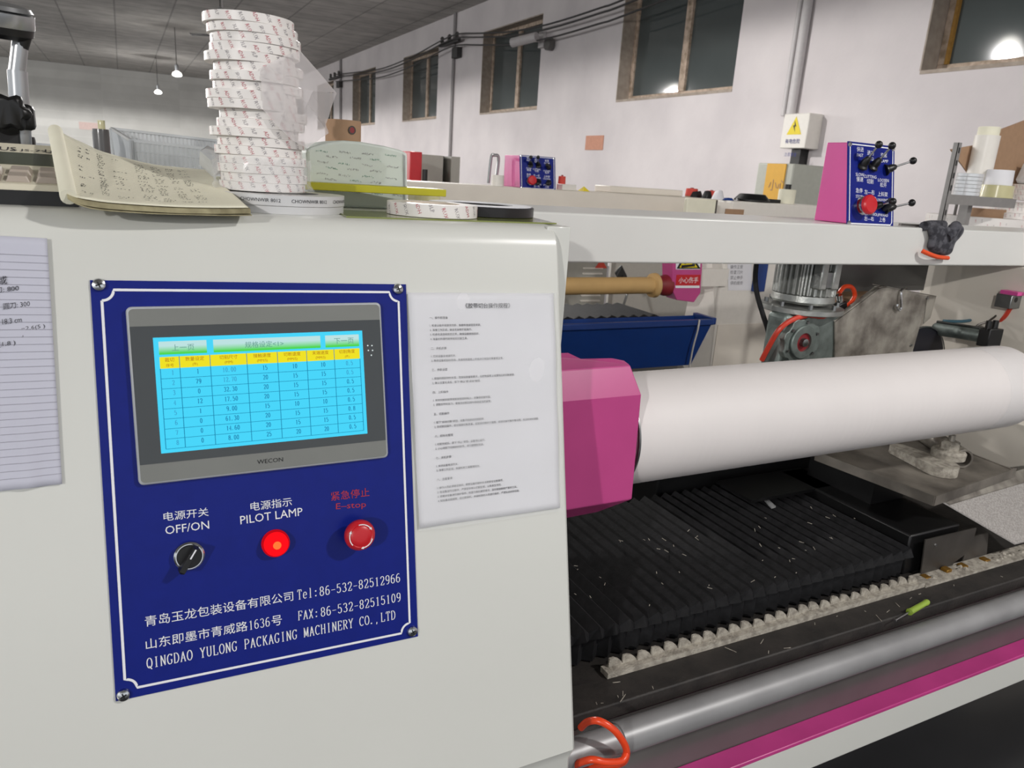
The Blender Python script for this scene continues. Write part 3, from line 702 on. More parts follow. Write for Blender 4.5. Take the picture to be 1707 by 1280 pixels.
def ptext(s, cs, t, size, align='l'):
    o = sheet_pt(Qp, cs, t, .0042); u = sheet_pt(Qp, cs + .1, t, .0042) - o
    v = FN.cross(u); v = v if v.z > 0 else -v
    vs, fs, x0, x1, y0, y1 = text2d(s)
    k = size
    o = o - v.normalized() * (k * .35)
    put_text(m, s, o, u, v, width=(x1 - x0) * k, height=(y1 - y0) * k, align=align)
ptext('《胶带切台操作规程》', .52, .058, .0070 / CW, 'c')
for a, s, t in RULES: ptext(s, .125, t + .012, (.00325 if not a else .0035) / CW)
tk = m.build('printed_text', 'ink', None, smooth=False); adopt(tk, pap)

# ------------------------------------------------------------------ gantry beam
YB = 1.25
bm_ = MB().box((0.50, YB, 1.0915), (3.4, YB + 0.28, ZT - 0.001)).build('gantry_beam', 'beam_paint', bevel=0.004)
tag(bm_, 'long white box beam spanning the near machine above the tape log', 'machine beam')

# ------------------------------------------------------------------ tape log and its pink chuck cover
YR, ZR, RR = 1.05, 0.8165, 0.1015
XA, XB = 0.747, 1.93
rl = thing('tape_log', (1.4, YR, ZR), 'long white wrapped log of tape clamped in the near machine', 'tape log')
n_ = 220; pr = []
rn = random.Random(5)
pr.append((0.04, XA)); pr.append((RR - .003, XA)); pr.append((RR, XA + .002))
x = XA + .004; k = 0
while x < XB - .006:
    pr.append((RR + (.0005 if k % 2 else -.0001) + rn.uniform(-.0001, .0001), x)); x += .0052; k += 1
pr += [(RR, XB - .003), (RR - .003, XB), (0.04, XB)]
MB().lathe([(r, h) for r, h in pr], (0, YR, ZR), (1, 0, 0), 96, False).build('wrapped_tape', 'roll_white', rl, ang=60)
MB().ringroll((XA - .006, YR, ZR), (1, 0, 0), .044, .036, XB - XA + .012, 40).build('core', 'core_card', rl)
lp = MB().lathe([(RR + .0009, XB - .13), (RR + .0022, XB - .125), (RR + .0024, XB - .02), (RR + .0003, XB - .004)], (0, YR, ZR), (1, 0, 0), 72, False); lp.build('loose_end_wrap', 'wrap_clear', rl)
bandp = MB().ringroll((XA - .001, YR, ZR), (1, 0, 0), RR + .0012, RR - .004, .0035, 90, .0003).build('end_rim', 'steel', rl)

ck = thing('chuck_cover', (0.68, 1.02, 0.7), 'faceted magenta chuck cover at the left end of the near tape log', 'machine cover')
yf = 0.955
zt = PY(1045, 609, yf).z
X0 = 0.5396; 
z_fold = PY(1000, 664, yf - .02).z; z_bot = PY(1054, 832, yf - .02).z; z_low = PY(940, 866, yf + .03).z
yb = PZ(990, 599, zt).y
prof_ = lambda x, dy, dz1, dz2: [(x, yf + .0 + dy, zt - dz1), (x, yf - .02 + dy, z_fold), (x, yf - .02 + dy, z_bot + dz2), (x, yf + .03 + dy, z_low + dz2), (x, yb, z_low + dz2), (x, yb, zt - dz1)]
xm = PY(1051, 609, yf).x; xr = PY(1070, 657, yf - .02).x; xb_ = PY(1054, 832, yf - .02).x
V = MB()
r0 = prof_(X0, 0, 0, 0)
r1 = [(xm, yf, zt), (xr, yf - .02, z_fold), (xb_, yf - .02, z_bot), (xb_ - .03, yf + .03, z_low + .004), (xb_ - .03, yb, z_low), (xm, yb, zt)]
V.loft([r0, r1]).build('cover_shell', 'pink_paint', ck, smooth=False, bevel=.0025)
tp = [PZ(932, 588, zt + .012), PZ(947, 588, zt + .012), PZ(968, 598, zt + .006), PZ(1020, 597, zt + .006), PZ(1040, 601, zt + .003), Vector((xm, yf + .004, zt)), Vector((X0, yf + .004, zt))]
tp[0].x = X0; tp[1] = Vector((max(tp[1].x, X0 + .02), tp[1].y, tp[1].z))
MB().prism(tp, (0, 0, -.006)).build('top_flap', 'pink_paint', ck, smooth=False)
MB().cyl((xb_ - .06, YR, ZR), (XA + .004, YR, ZR), .035).build('spindle', 'steel', ck)

# ------------------------------------------------------------------ bed, bellows, rails
ZB = 0.42
bed = MB().box((0.5396, 0.832, ZB - .03), (2.19, 1.62, ZB)).build('machine_bed', 'dark_bed', bevel=.003); tag(bed, 'dirty dark steel bed under the bellows with dust and scraps', 'machine bed')
bl = thing('bellows_cover', (1.05, 1.2, ZB), 'black pleated bellows cover below the tape log with dusty toothed skirt', 'bellows cover')
def bellows(x0, x1, y0, y1, zb, zt, n, drop, m, parent, name='pleats'):
    mb = MB(); st = []
    for i in range(2 * n + 1):
        x = x0 + (x1 - x0) * i / (2 * n)
        hi = i % 2
        zz = zt - (0 if hi else drop); yy = y0 + (0 if hi else .012)
        st.append([(x, y0 + .022 + (0 if hi else .012), zb), (x, y0 + .022 + (0 if hi else .012), zz - .016), (x, y0 + (0 if hi else .016), zz - (.017 if hi else .012)), (x, y0 + (.011 if hi else .018), zz), (x, y1, zz)])
    mb.loft(st, closed=False, caps=False)
    return mb.build(name, m, parent, smooth=False, solid=.0006)
XBL = 1.535
bellows(0.545, XBL, .915, 1.36, ZB + .004, .502, 31, .015, 'bellows_black', bl)
mb = MB(); st = []; np_ = 27; xs0, xs1 = .700, 1.53

for i in range(np_):
    a = xs0 + (xs1 - xs0) * i / np_; b = xs0 + (xs1 - xs0) * (i + 1) / np_; L = b - a
    h = .026 + .004 * rn.random()
    prf = [(a, 0), (a + L * .02, h), (a + L * .3, h * 1.0), (a + L * .6, h * .86), (a + L * .85, h * .62), (a + L * 1.0, h * .4), (b, 0)]
    mb.prism([(px_, .903 + .002 * math.sin(i * 2.1), ZB + .0005 + pz) for px_, pz in prf], (0, .0035, 0))
mb.box((xs0 - .01, .889, ZB + .0003), (xs1 + .01, .912, ZB + .011))
mb.build('dusty_skirt', 'dust', bl, smooth=False)
dl = MB()
for i in range(60):
    xx = 1.54 + rn.random() * .75; yy = .90 + rn.random() * .02; r = .004 + .008 * rn.random()
    dl.lathe([(r, 0), (r * .8, r * .5), (r * .2, r * .9)], (xx, yy, ZB), (0, 0, 1), 6)
dl.box((1.54, .886, ZB + .0002), (2.3, .93, ZB + .006))
o = dl.build('dust_heap', 'dust', None); tag(o, 'grey dust heaped along the bed edge right of the bellows', 'dust', kind='stuff')
cr = MB()
for i in range(26):
    xx, yy = 0.6 + 1.5 * rn.random(), .83 + .05 * rn.random(); L = .004 + .02 * rn.random(); an = rn.random() * PI
    d = Vector((math.cos(an), math.sin(an), 0)) * L
    cr.bar(Vector((xx, yy, ZB + .0006)), Vector((xx, yy, ZB + .0006)) + d, .0012, .0008)
for i in range(46):
    xx, yy = 0.7 + .85 * rn.random(), .93 + .25 * rn.random(); L = .003 + .008 * rn.random(); an = rn.random() * PI
    d = Vector((math.cos(an), math.sin(an), .2)) * L
    cr.bar(Vector((xx, yy, .503)), Vector((xx, yy, .503)) + d, .0012, .0008)
o = cr.build('tape_scraps', 'dust', None, smooth=False); tag(o, 'tiny pale scraps scattered over the bellows and bed', 'scraps', kind='stuff')
o = MB().prism([PZ(1240, 798, .505), PZ(1243, 800, .505), PZ(1293, 846, .505), PZ(1286, 848, .505)], (0, 0, .004)).build('film_scrap', 'wrap_clear'); tag(o, 'clear sliver of film lying on the bellows', 'scrap')

tb = thing('front_tube', (1.4, .80, .38), 'grey steel tube running along the front of the bed', 'tube')
zc = .381
MB().cyl((0.515, .80, zc), (0.655, .80, zc), .0235, n=32).build('end_sleeve', 'tube_steel', tb)
MB().cyl((0.655, .80, zc), (3.2, .80, zc), .0262, n=32).build('tube', 'tube_steel', tb)
MB().lathe([(.0035, 0), (.003, .001), (.0001, .001)], (0.535, .787, .4005), (0, -.5, .86), 12).build('set_screw', 'black_plastic', tb)
def loop(cx, rr, n=40, turns=1.0, dx=0.0, r=.0048, s=0):
    return [Vector((cx + dx * i / n, .80 + (rr + .002 * math.sin(i)) * math.cos(s + 2 * PI * turns * i / n), zc + (rr) * math.sin(s + 2 * PI * turns * i / n))) for i in range(n + 1)]
hs = thing('orange_hose', (.58, .80, .35), 'orange air hose looped round the left end of the steel tube', 'hose')
P = [PY(968, 1213, .80), PY(980, 1203, .79), PY(1000, 1202, .775), PY(1025, 1218, .762), PY(1043, 1245, .758), PY(1042, 1266, .765), PY(1028, 1274, .78), PY(1000, 1274, .80), PY(975, 1278, .83), PY(955, 1290, .85)]
MB().tube(spline(P, 6), .0056, 12).build('upper_loop', 'hose_orange', hs)
P = [PY(1044, 1256, .757), PY(1036, 1268, .752), PY(1010, 1270, .752), PY(985, 1266, .76), PY(960, 1274, .78), PY(950, 1284, .80)]
MB().tube(spline(P, 6), .0056, 12).build('lower_loop', 'hose_orange', hs)

fr = thing('base_frame', (1.6, .9, 0), 'white base beam with magenta top edge under the near machine', 'machine base')
MB().box((0.541, .80, .141), (3.2, .96, .219)).build('base_beam', 'white_paint', fr, bevel=.003)
MB().prism([(.541, .797, .219), (.541, .797, .228), (.541, .836, .231), (.541, .836, .219)], (2.65, 0, 0)).build('magenta_ledge', 'base_pink', fr, bevel=.002)
MB().box((0.541, .836, .219), (3.19, .846, .389)).build('front_panel', 'dark_grey_panel', fr)
for xx in (.65, 2.9): MB().box((xx, .84, 0), (xx + .12, .94, .141)).build('foot', 'dark_grey_panel', fr)

kn = thing('hand_tool', PZ(1525, 1010, ZB), 'small tool with lime green grip and thin metal shaft lying on the bed', 'tool')
ka, kb = PZ(1546, 1003, ZB + .007), PZ(1516, 1020, ZB + .007); kd = (kb - ka).normalized()
MB().lathe([(.002, -.001), (.0055, 0), (.0068, .006), (.0058, .014), (.0066, (kb - ka).length - .006), (.0072, (kb - ka).length), (.003, (kb - ka).length + .001)], ka, kd, 20).build('grip', 'green_plastic', kn)
kc = PZ(1492, 1034, ZB + .005)
MB().cyl(kb, kc, .0017, n=12).build('shaft', 'chrome', kn)
MB().cyl(kc - kd * .001, kc + kd * .002, .0035, n=12).build('tip', 'steel', kn)

# ------------------------------------------------------------------ drive motor, blade, guard
ym = 1.425
mo = thing('blade_motor', PY(1340, 560, ym), 'grey finned electric motor on a worm gearbox behind the log', 'motor')
cm = PY(1337, 500, ym); rm = px2m(50, cm); zmb = PY(1337, 487, ym).z; zmt = 1.088
body = MB(); nf = 30
ring = []
for i in range(nf * 4):
    an = 2 * PI * i / (nf * 4); r = rm * (1.0 if i % 4 in (0, 1) else .88); ring.append((r * math.cos(an), r * math.sin(an)))
body.loft([[(cm.x + a, cm.y + b, zmb) for a, b in ring], [(cm.x + a, cm.y + b, zmt) for a, b in ring]]).build('finned_housing', 'alu_cast', mo, ang=25)
MB().lathe([(rm * .8, 0), (rm * 1.0, -.002), (rm * 1.02, -.018), (rm * .96, -.024)], (cm.x, cm.y, zmb), (0, 0, 1), 40).build('end_bell', 'alu_cast', mo)
zf = PY(1337, 513, ym).z
MB().lathe([(rm * 1.3, -.006), (rm * 1.34, -.004), (rm * 1.34, .008), (rm * 1.28, .010), (rm * .9, .012)], (cm.x, cm.y, zf), (0, 0, 1), 48).build('flange', 'alu_cast', mo)
for k in range(8):
    an = k * PI / 4 + .2; q = Vector((cm.x + rm * 1.15 * math.cos(an), cm.y + rm * 1.15 * math.sin(an), zf + .01))
    MB().cyl(q, q + Vector((0, 0, .012)), .006, n=6).build('flange_bolt', 'steel', mo)
for dx in (-.45, .12):
    q = Vector((cm.x + rm * dx, cm.y - rm * 1.02, (zmb + zmt) / 2)); MB().box((q.x - .012, q.y - .01, zmb + .02), (q.x + .012, q.y + .02, zmt)).build('tie_lug', 'alu_cast', mo, bevel=.004)
q = Vector((cm.x - rm * .2, cm.y - rm, zmb + .045)); MB().obox(q, ((1, 0, 0), (0, 1, 0), (0, 0, 1)), (rm * .28, .006, .022)).build('terminal_plate', 'steel', mo, bevel=.003)
# gearbox
gl = PY(1298, 600, ym - .06); gr = PY(1390, 600, ym - .06); zgb = PY(1340, 640, ym).z - .08
MB().box((gl.x, ym - .06, zgb), (gr.x, ym + .005, zf - .005)).build('gearbox', 'gear_alu', mo, bevel=.012, seg=3)
gc = PY(1330, 568, ym - .062); gR = px2m(38, gc)
rings_ = []
st = [(gR * (1 + (.10 if (i // 3) % 2 else 0)), i) for i in range(48)]
ring = [(gc.x + r * math.cos(2 * PI * i / 48), gc.z + r * math.sin(2 * PI * i / 48)) for r, i in st]
MB().loft([[(a, gc.y + .004, b) for a, b in ring], [(a, gc.y - .014, b) for a, b in ring]]).build('bearing_cover', 'gear_alu', mo, bevel=.002)
MB().ringroll((gc.x, gc.y - .014, gc.z), (0, -1, 0), gR * .74, gR * .42, .008, 40, .002).build('cover_rim', 'gear_alu', mo)
MB().cyl((gc.x, gc.y - .0142, gc.z), (gc.x, gc.y - .016, gc.z), gR * .43).build('shaft_recess', 'core_red', mo)
MB().lathe([(gR * .2, .0), (gR * .18, .012), (gR * .09, .014)], (gc.x, gc.y - .015, gc.z), (0, -1, 0), 20).build('output_shaft', 'steel', mo)
for k in range(6):
    an = k * PI / 3 + .4; q = Vector((gc.x + gR * .87 * math.cos(an), gc.y - .014, gc.z + gR * .87 * math.sin(an)))
    MB().cyl(q, q + Vector((0, -.005, 0)), .0045, n=6).build('cover_bolt', 'steel', mo)
for k in range(5):
    xx = gr.x - .018 + .008 * k; MB().box((gr.x - .001, ym - .05 + k * .028, zgb), (gr.x + .012, ym - .043 + k * .028, zf - .03)).build('cooling_rib', 'gear_alu', mo)

def hose(name, pts, r, m, label, cat='hose', group=None):
    o = MB().tube(spline(pts, 7), r, 10).build(name, m); return tag(o, label, cat, group)
hose('air_hose', [PY(1270, 600, 1.40), PY(1283, 575, 1.38), PY(1300, 548, 1.36), PY(1325, 531, 1.355), PY(1352, 526, 1.36), PY(1372, 528, 1.37), PY(1388, 524, 1.38)], .0068, 'hose_red', 'red hose curving over the gearbox below the motor')
hose('air_hose', [PY(1399, 488, 1.40), PY(1408, 478, 1.40), PY(1420, 479, 1.40), PY(1425, 492, 1.40), PY(1418, 505, 1.40), PY(1408, 512, 1.40)], .006, 'hose_orange', 'short orange hose arching beside the motor flange')
hose('power_cable', [PY(1262, 430, 1.46), PY(1259, 462, 1.46), PY(1262, 490, 1.45), PY(1272, 525, 1.44), PY(1281, 555, 1.44), PY(1283, 590, 1.44), PY(1280, 640, 1.44)], .0068, 'black_rubber', 'thick black cable hanging left of the motor', 'cable')
fv = thing('hose_fitting', PY(1400, 512, 1.40), 'black and silver hose fitting between motor flange and blade guard', 'fitting')
p = PY(1400, 512, 1.40); MB().obox(p, ((1, 0, .3), (0, 1, 0), (-.3, 0, 1)), (.016, .012, .014)).build('valve_body', 'black_plastic', fv, bevel=.003)
MB().cyl(p + Vector((0, 0, .01)), p + Vector((-.012, 0, .034)), .009, n=12).build('nut', 'chrome', fv)
MB().cyl(p + Vector((-.012, 0, -.006)), p + Vector((-.036, -.006, -.012)), .009, n=12).build('ferrule', 'hose_orange', fv)

yg = 1.36
gd = thing('blade_guard', PY(1480, 560, yg), 'scuffed steel blade guard with a hook, in front of the cream end wall', 'blade guard')
poly = [PY(*q, yg) for q in ((1392, 536), (1466, 480), (1478, 478), (1546, 493), (1540, 520), (1522, 584), (1512, 640), (1392, 650))]
MB().prism(poly, (0, .004, 0)).build('front_plate', 'dirty_steel', gd, smooth=False)
rim = [PY(*q, yg) for q in ((1392, 536), (1466, 480), (1478, 478), (1561, 494))]
for k in range(3):
    a, b = rim[k], rim[k + 1]; rd_ = .016 if k < 2 else .045; MB().add([a, b, b + Vector((0, rd_, 0)), a + Vector((0, rd_, 0))], [(0, 1, 2, 3)]).build('rim_strip', 'dirty_steel', gd, solid=.003)
MB().prism([PY(*q, yg + .04) for q in ((1546, 493), (1561, 494), (1551, 530), (1540, 540))], (0, .003, 0)).build('rear_lip', 'dirty_steel', gd)
a = PY(1503, 484, yg - .006)
MB().tube(spline([PY(1510, 480, yg + .01), PY(1503, 484, yg - .004), PY(1502, 497, yg - .008), PY(1502, 512, yg - .008), PY(1499, 517, yg - .008), PY(1495, 512, yg - .008), PY(1496, 507, yg - .008)], 6), .0035, 8).build('hook', 'chrome', gd)
for q in ((1518, 575), (1545, 497)): MB().cyl(PY(*q, yg), PY(*q, yg) + Vector((0, -.004, 0)), .004, n=8).build('rivet', 'steel', gd)
yb2 = 1.40
bc = PY(1528, 608, yb2); br = px2m(66, bc)
bd2 = thing('cutting_disc', bc, 'dark circular slitting blade half covered by the steel guard', 'blade')
MB().lathe([(.02, -.002), (br - .012, -.002), (br, 0), (br - .012, .002), (.02, .002)], bc, (0, -1, 0), 72).build('disc', 'blade_black', bd2)
MB().cyl(bc + Vector((0, -.008, 0)), bc + Vector((0, .02, 0)), .024).build('hub', 'steel', bd2)
MB().ringroll(bc + Vector((0, -.0035, 0)), (0, -1, 0), br + .0006, br - .003, .002, 72, .0002).build('cutting_edge', 'steel', bd2)

# carriage standing behind the log that carries motor, guard and cylinder
cg = thing('blade_carriage', (1.75, 1.45, ZB), 'dark blade carriage on the bed behind the log', 'machine carriage')
MB().box((1.15, 1.37, ZB), (2.12, 1.58, .60)).build('base_block', 'black_plastic', cg, bevel=.004)
MB().box((1.20, 1.375, .60), (2.1, 1.56, zgb + .001)).build('top_plate', 'dirty_steel', cg, bevel=.003)

# air cylinder and valve block at the right
ac = thing('air_cylinder', PY(1600, 560, 1.38), 'grey air cylinder above the right end of the log', 'air cylinder')
a, b = PY(1560, 548, 1.42), PY(1650, 562, 1.24)
MB().cyl(a, b, .019, n=24).build('barrel', 'gear_alu', ac)
for s in (-1, 1): MB().cyl(a + Vector((0, .0, .022 * 1)), b + Vector((0, .0, .022)), .004, n=8).build('tie_rod', 'steel', ac)
MB().obox(b, ((b - a), (0, 0, 1), (b - a).cross(Vector((0, 0, 1)))), (.018, .026, .026)).build('front_cap', 'black_plastic', ac, bevel=.003)
for dx in (-.02, .012): MB().cyl(b + Vector((dx, 0, .02)), b + Vector((dx, 0, .048)), .008, n=10).build('port_fitting', 'black_plastic', ac)
vb = thing('valve_block', PY(1695, 500, 1.25), 'metal manifold block with pink top at the right edge above the log', 'valve block')
p = PY(1688, 493, 1.24); q = PY(1740, 513, 1.24)
MB().box((p.x, 1.24, q.z), (q.x + .06, 1.285, p.z)).build('manifold', 'steel', vb, bevel=.002)
MB().box((p.x + .015, 1.236, p.z), (q.x + .06, 1.285, p.z + .01)).build('cover_strip', 'box_pink', vb)
for x_ in (1694, 1712): c = PY(x_, 497 + (x_ - 1681) * .12, 1.24); MB().cyl(c + Vector((0, -.0005, -.002)), c + Vector((0, .001, -.002)), px2m(4.5, c), n=16).build('port', 'black_plastic', vb)
hose('air_hose', [PY(1686, 510, 1.26), PY(1677, 525, 1.27), PY(1665, 540, 1.29), PY(1655, 555, 1.31)], .0062, 'hose_red', 'red hose dropping from the manifold block to the air cylinder')
hose('air_hose', [PY(1676, 512, 1.29), PY(1650, 526, 1.33), PY(1610, 535, 1.38), PY(1572, 535, 1.42)], .0048, 'hose_blue', 'blue green hose running left from the manifold block')
hose('air_hose', [PY(1672, 516, 1.30), PY(1650, 534, 1.30), PY(1630, 542, 1.31), PY(1626, 552, 1.31), PY(1640, 548, 1.31), PY(1648, 558, 1.31)], .003, 'bracket_steel', 'thin grey hose looped above the air cylinder cap')

# ------------------------------------------------------------------ tray, chute and brackets right of the bellows
zt_ = .600
def pz(x, y, z=zt_): return PZ(x, y, z)
ty = thing('scrap_tray', pz(1500, 780), 'dusty flat steel tray with raised rim below the log', 'tray')
quad = [pz(1360, 757), pz(1558, 832), pz(1692, 785), pz(1530, 722)]
MB().prism(quad, (0, 0, -.004)).build('tray_floor', 'dirty_tray', ty)
for k in range(4):
    a, b = quad[k], quad[(k + 1) % 4]
    MB().bar(a + Vector((0, 0, -.004)), b + Vector((0, 0, -.004)), .005, .024 if k < 2 else .012).build('rim', 'dirty_tray', ty)
cl_ = thing('cast_clamp', pz(1578, 782), 'dusty cast clamp with hex nut standing on the steel tray', 'clamp')
c = pz(1566, 788)
e2 = pz(1500, 757); d = (e2 - c).normalized()
MB().hull([c + Vector((.040 * math.cos(t), .040 * math.sin(t), h)) for t in [i * PI / 8 for i in range(16)] for h in (.001, .026)] + [e2 + Vector((.028 * math.cos(t), .028 * math.sin(t), h)) for t in [i * PI / 6 for i in range(12)] for h in (.001, .02)]).build('clamp_arm', 'dust', cl_, bevel=.004)
c2 = pz(1576, 776)
MB().lathe([(.040, .024), (.041, .040), (.036, .046), (.018, .048)], c2, (0, 0, 1), 28).build('boss', 'dust', cl_)
MB().lathe([(.024, .046), (.024, .064), (.018, .068)], c2, (0, 0, 1), 6).build('hex_nut', 'dust', cl_, bevel=.001)
MB().cyl(c2 + Vector((0, 0, .064)), c2 + Vector((0, 0, .084)), .008, n=10).build('stud', 'dirty_steel', cl_)
a, b = pz(1545, 725, zt_ + .027), pz(1606, 765, zt_ + .027); a = b + (a - b) * 1.5
o = MB().ringroll(b, a - b, .025, .020, (a - b).length, 28); o = o.build('pipe_offcut', 'dirty_steel'); tag(o, 'short grey pipe offcut lying on the steel tray', 'pipe')
ch = thing('chute_plate', pz(1620, 850), 'frosted sloping plate going down in front of the steel tray', 'chute plate')
A_, B_ = pz(1561, 830, zt_ - .016), pz(1720, 779, zt_ - .016)
C_, D_ = PZ(1720, 899, .47), PZ(1692, 906, .47)
MB().prism([A_, B_, C_, D_], (0, 0, -.003)).build('plate', 'frost_plate', ch, smooth=False)
mid = lambda a, b, t: a + (b - a) * t
MB().prism([A_ + Vector((0, 0, .0005)), B_ + Vector((0, 0, .0005)), mid(B_, C_, .2) + Vector((0, 0, .001)), mid(A_, D_, .16) + Vector((0, 0, .001))], (0, 0, .003)).build('upper_flange', 'dirty_steel', ch, smooth=False)
cbx = thing('bed_carriage', (1.7, 1.2, ZB), 'black carriage body right of the bellows under the tray', 'machine carriage')
MB().box((XBL + .005, .945, ZB), (1.72, 1.34, .520)).build('carriage_body', 'black_plastic', cbx, bevel=.004)
MB().box((1.32, 1.22, .512), (1.62, 1.345, .520)).build('cover_sheet', 'black_plastic', cbx)
MB().box((1.60, 1.10, .520), (1.72, 1.30, zt_ - .018)).build('pedestal', 'black_plastic', cbx)
for (x_, y_) in ((1330, 797), (1340, 803), (1333, 832), (1400, 832), (1417, 833), (1480, 865)):
    pass
bk = thing('end_bracket', PZ(1580, 950, ZB), 'bent dark steel bracket plate at the right end of the bellows', 'bracket')
yk = .925
pk = [PY(*q, yk) for q in ((1543, 900), (1628, 880), (1622, 905), (1608, 925), (1590, 938), (1585, 951), (1534, 966))]
MB().prism(pk, (0, .003, 0)).build('plate', 'bracket_steel', bk, smooth=False)
pk = [PY(*q, yk + .004) for q in ((1622, 895), (1648, 888), (1644, 935), (1600, 949), (1608, 925))]
MB().prism(pk, (0, .003, 0)).build('side_plate', 'bracket_steel', bk, smooth=False)
c = PY(1559, 908, yk); MB().cyl(c, c + Vector((0, -.002, 0)), .003, n=8).build('rivet', 'chrome', bk)
for k, (x_, y_, lab) in enumerate(((1543, 966, 'brass square nut at the left foot of the bent steel bracket'), (1578, 953, 'second brass square nut along the bent steel bracket'), (1605, 947, 'third brass square nut along the bent steel bracket'), (1642, 937, 'brass square nut at the right foot of the bent steel bracket'))):
    p = PY(x_, y_, .912); s = px2m(6.5, p)
    o = MB().box((p.x - s, .905, p.z - s), (p.x + s, .9235, p.z + s)).build('brass_nut', 'brass', bevel=.002); tag(o, lab, 'nut', 'brass nuts on the bracket')
hose('air_hose', [PZ(1340, 757, .54), PZ(1362, 764, .53), PZ(1395, 778, .526), PZ(1428, 793, .524)], .004, 'hose_red', 'red hose lying in the shade left of the steel tray')

# right end housing of the near machine
eh = thing('end_housing', (2.5, 1.5, 0), 'cream right-hand end housing of the near machine', 'machine cabinet')
MB().box((2.28, 1.12, 0), (3.3, PX(1538, 456, 2.28).y, 1.09)).build('housing', 'cream_paint', eh, bevel=.006)
MB().prism([(2.16, 1.06, .68), (2.279, 1.06, .70), (2.279, 1.06, .421), (2.2, 1.06, .421)], (0, .3, 0)).build('front_cheek', 'cream_paint', eh, bevel=.004)
MB().box((2.21, .93, .5), (2.7, 1.12, .72)).build('chuck_support', 'blade_black', eh, bevel=.01)
MB().cyl((XB - .002, YR, ZR), (2.28, YR, ZR), .034).build('spindle', 'steel', eh)
o = MB().box((PY(1402, 500, 1.60).x, 1.60, .60), (PY(1480, 500, 1.60).x, 1.64, PY(1430, 484, 1.60).z)).build('cardboard_box', 'card', bevel=.003)
tag(o, 'brown cardboard behind the motor and guard', 'box')
pA_, pB_ = PY(1392, 486, 1.515), PY(1539, 486, 1.515)
tag(MB().box((pA_.x, 1.515, pA_.z), (pB_.x, 1.528, 1.091)).build('rear_panel', 'dark_grey_panel'), 'dark grey panel hung under the beam behind the blade guard', 'machine panel')

# ------------------------------------------------------------------ pink and blue control box on the beam
def lever(mb_root, base, tip, s=1.0, ballr=.0105):
    base, tip = Vector(base), Vector(tip); d = tip - base
    lv = MB().lathe([(.017 * s, 0), (.0165 * s, .004 * s), (.012 * s, .008 * s), (.0115 * s, .018 * s), (.008 * s, .03 * s), (.005 * s, .034 * s)], base, d, 20).build('lever', 'black_plastic', mb_root)
    MB().cyl(base + d.normalized() * .03 * s, tip, .003 * s, n=10).build('rod', 'chrome', lv)
    MB().lathe([(ballr * s * math.sin(PI * i / 10), -ballr * s * math.cos(PI * i / 10)) for i in range(11)], tip, d, 18, False).build('ball_knob', 'black_plastic', lv)
    return lv
def control_box(loc_bl, loc_br, side_back, pts, label, pink, detail, s):
    pass
def make_control_box(BL, BR, y_back, z_top, TLx, TRx, y_top, label, detail):
    t = thing('control_box', ((BL.x + BR.x) / 2, (BL.y + y_back) / 2, BL.z), label, 'control box')
    TL = Vector((TLx, y_top, z_top)); TR = Vector((TRx, y_top, z_top))
    sh = MB().loft([[BL, TL, Vector((TLx, y_back, z_top)), Vector((BL.x, y_back, BL.z))], [BR, TR, Vector((TRx, y_back, z_top)), Vector((BR.x, y_back, BR.z))]])
    sh.build('pink_housing', 'box_pink', t, smooth=False, bevel=.002)
    u = (BR - BL).normalized(); v = ((TL - BL) - u * (TL - BL).dot(u)).normalized(); n = u.cross(v)
    W = (BR - BL).length; Hh = (TL - BL).length
    o0 = BL + n * .0005 - u * .002 - v * .006
    W += .006; Hh += .008
    fp_ = MB().prism([o0, o0 + u * W, o0 + u * W + v * Hh, o0 + v * Hh], n * .003).build('face_plate', 'panel_blue', t, smooth=False)
    P = lambda a, b, off=.0034: o0 + u * (a * W) + v * (b * Hh) + n * off
    m = MB(); i_ = .04
    pth = [(i_ * W, .06 * Hh), (i_ * W, .94 * Hh), (.07 * W, .97 * Hh), (.93 * W, .97 * Hh), (.96 * W, .94 * Hh), (.96 * W, .06 * Hh), (.93 * W, .03 * Hh), (.07 * W, .03 * Hh), (i_ * W, .06 * Hh)]
    stroke(m, pth, o0 + n * .0034, u, v, .0028); m.build('border_line', 'print_white', fp_, smooth=False, recalc=False)
    for a, b in ((.035, .965), (.965, .965), (.035, .035)):
        MB().lathe([(.006, 0), (.005, .002), (.0001, .003)], P(a, b, .003), n, 12).build('screw', 'chrome', fp_)
    m = MB()
    LB = [(.25, .89, '快进', 'FAST'), (.47, .86, '进刀', 'FEED'), (.76, .85, '夹紧', 'CLAMP')]
    for a, b, c_, e_ in LB:
        put_text(m, c_, P(a, b), u, v, height=.0115, align='c'); put_text(m, e_, P(a, b - .06), u, v, height=.0075, align='c')
    for a, b, e_, c_ in ((.25, .60, 'SLOW', '慢速'), (.47, .585, 'CUTTING', '切割'), (.76, .555, 'LOOSEN', '松开')):
        put_text(m, e_, P(a, b), u, v, height=.0075, align='c'); put_text(m, c_, P(a, b - .065), u, v, height=.0115, align='c')
    for a, b, c_, e_ in ((.24, .40, '急停', 'STOP'), (.46, .39, '左—右', 'FORWARD'), (.75, .375, '上料架', 'UNWIND')):
        put_text(m, c_, P(a, b), u, v, height=.0115, align='c'); put_text(m, e_, P(a, b - .06), u, v, height=.007, align='c')
    for a, b, e_, c_ in ((.46, .135, 'BACKWARD', '左—右'), (.75, .13, 'UPWARD', '上卷')):
        put_text(m, e_, P(a, b), u, v, height=.007, align='c'); put_text(m, c_, P(a, b - .065), u, v, height=.011, align='c')
    m.build('lettering', 'print_white', fp_, smooth=False)
    return t, P, u, v, n, fp_
BL, BR = PZ(1398, 371, ZT), PZ(1499, 377, ZT); yq = (BL.y + BR.y) / 2; BL.y = BR.y = yq
ybk = PZ(1341, 366, ZT).y
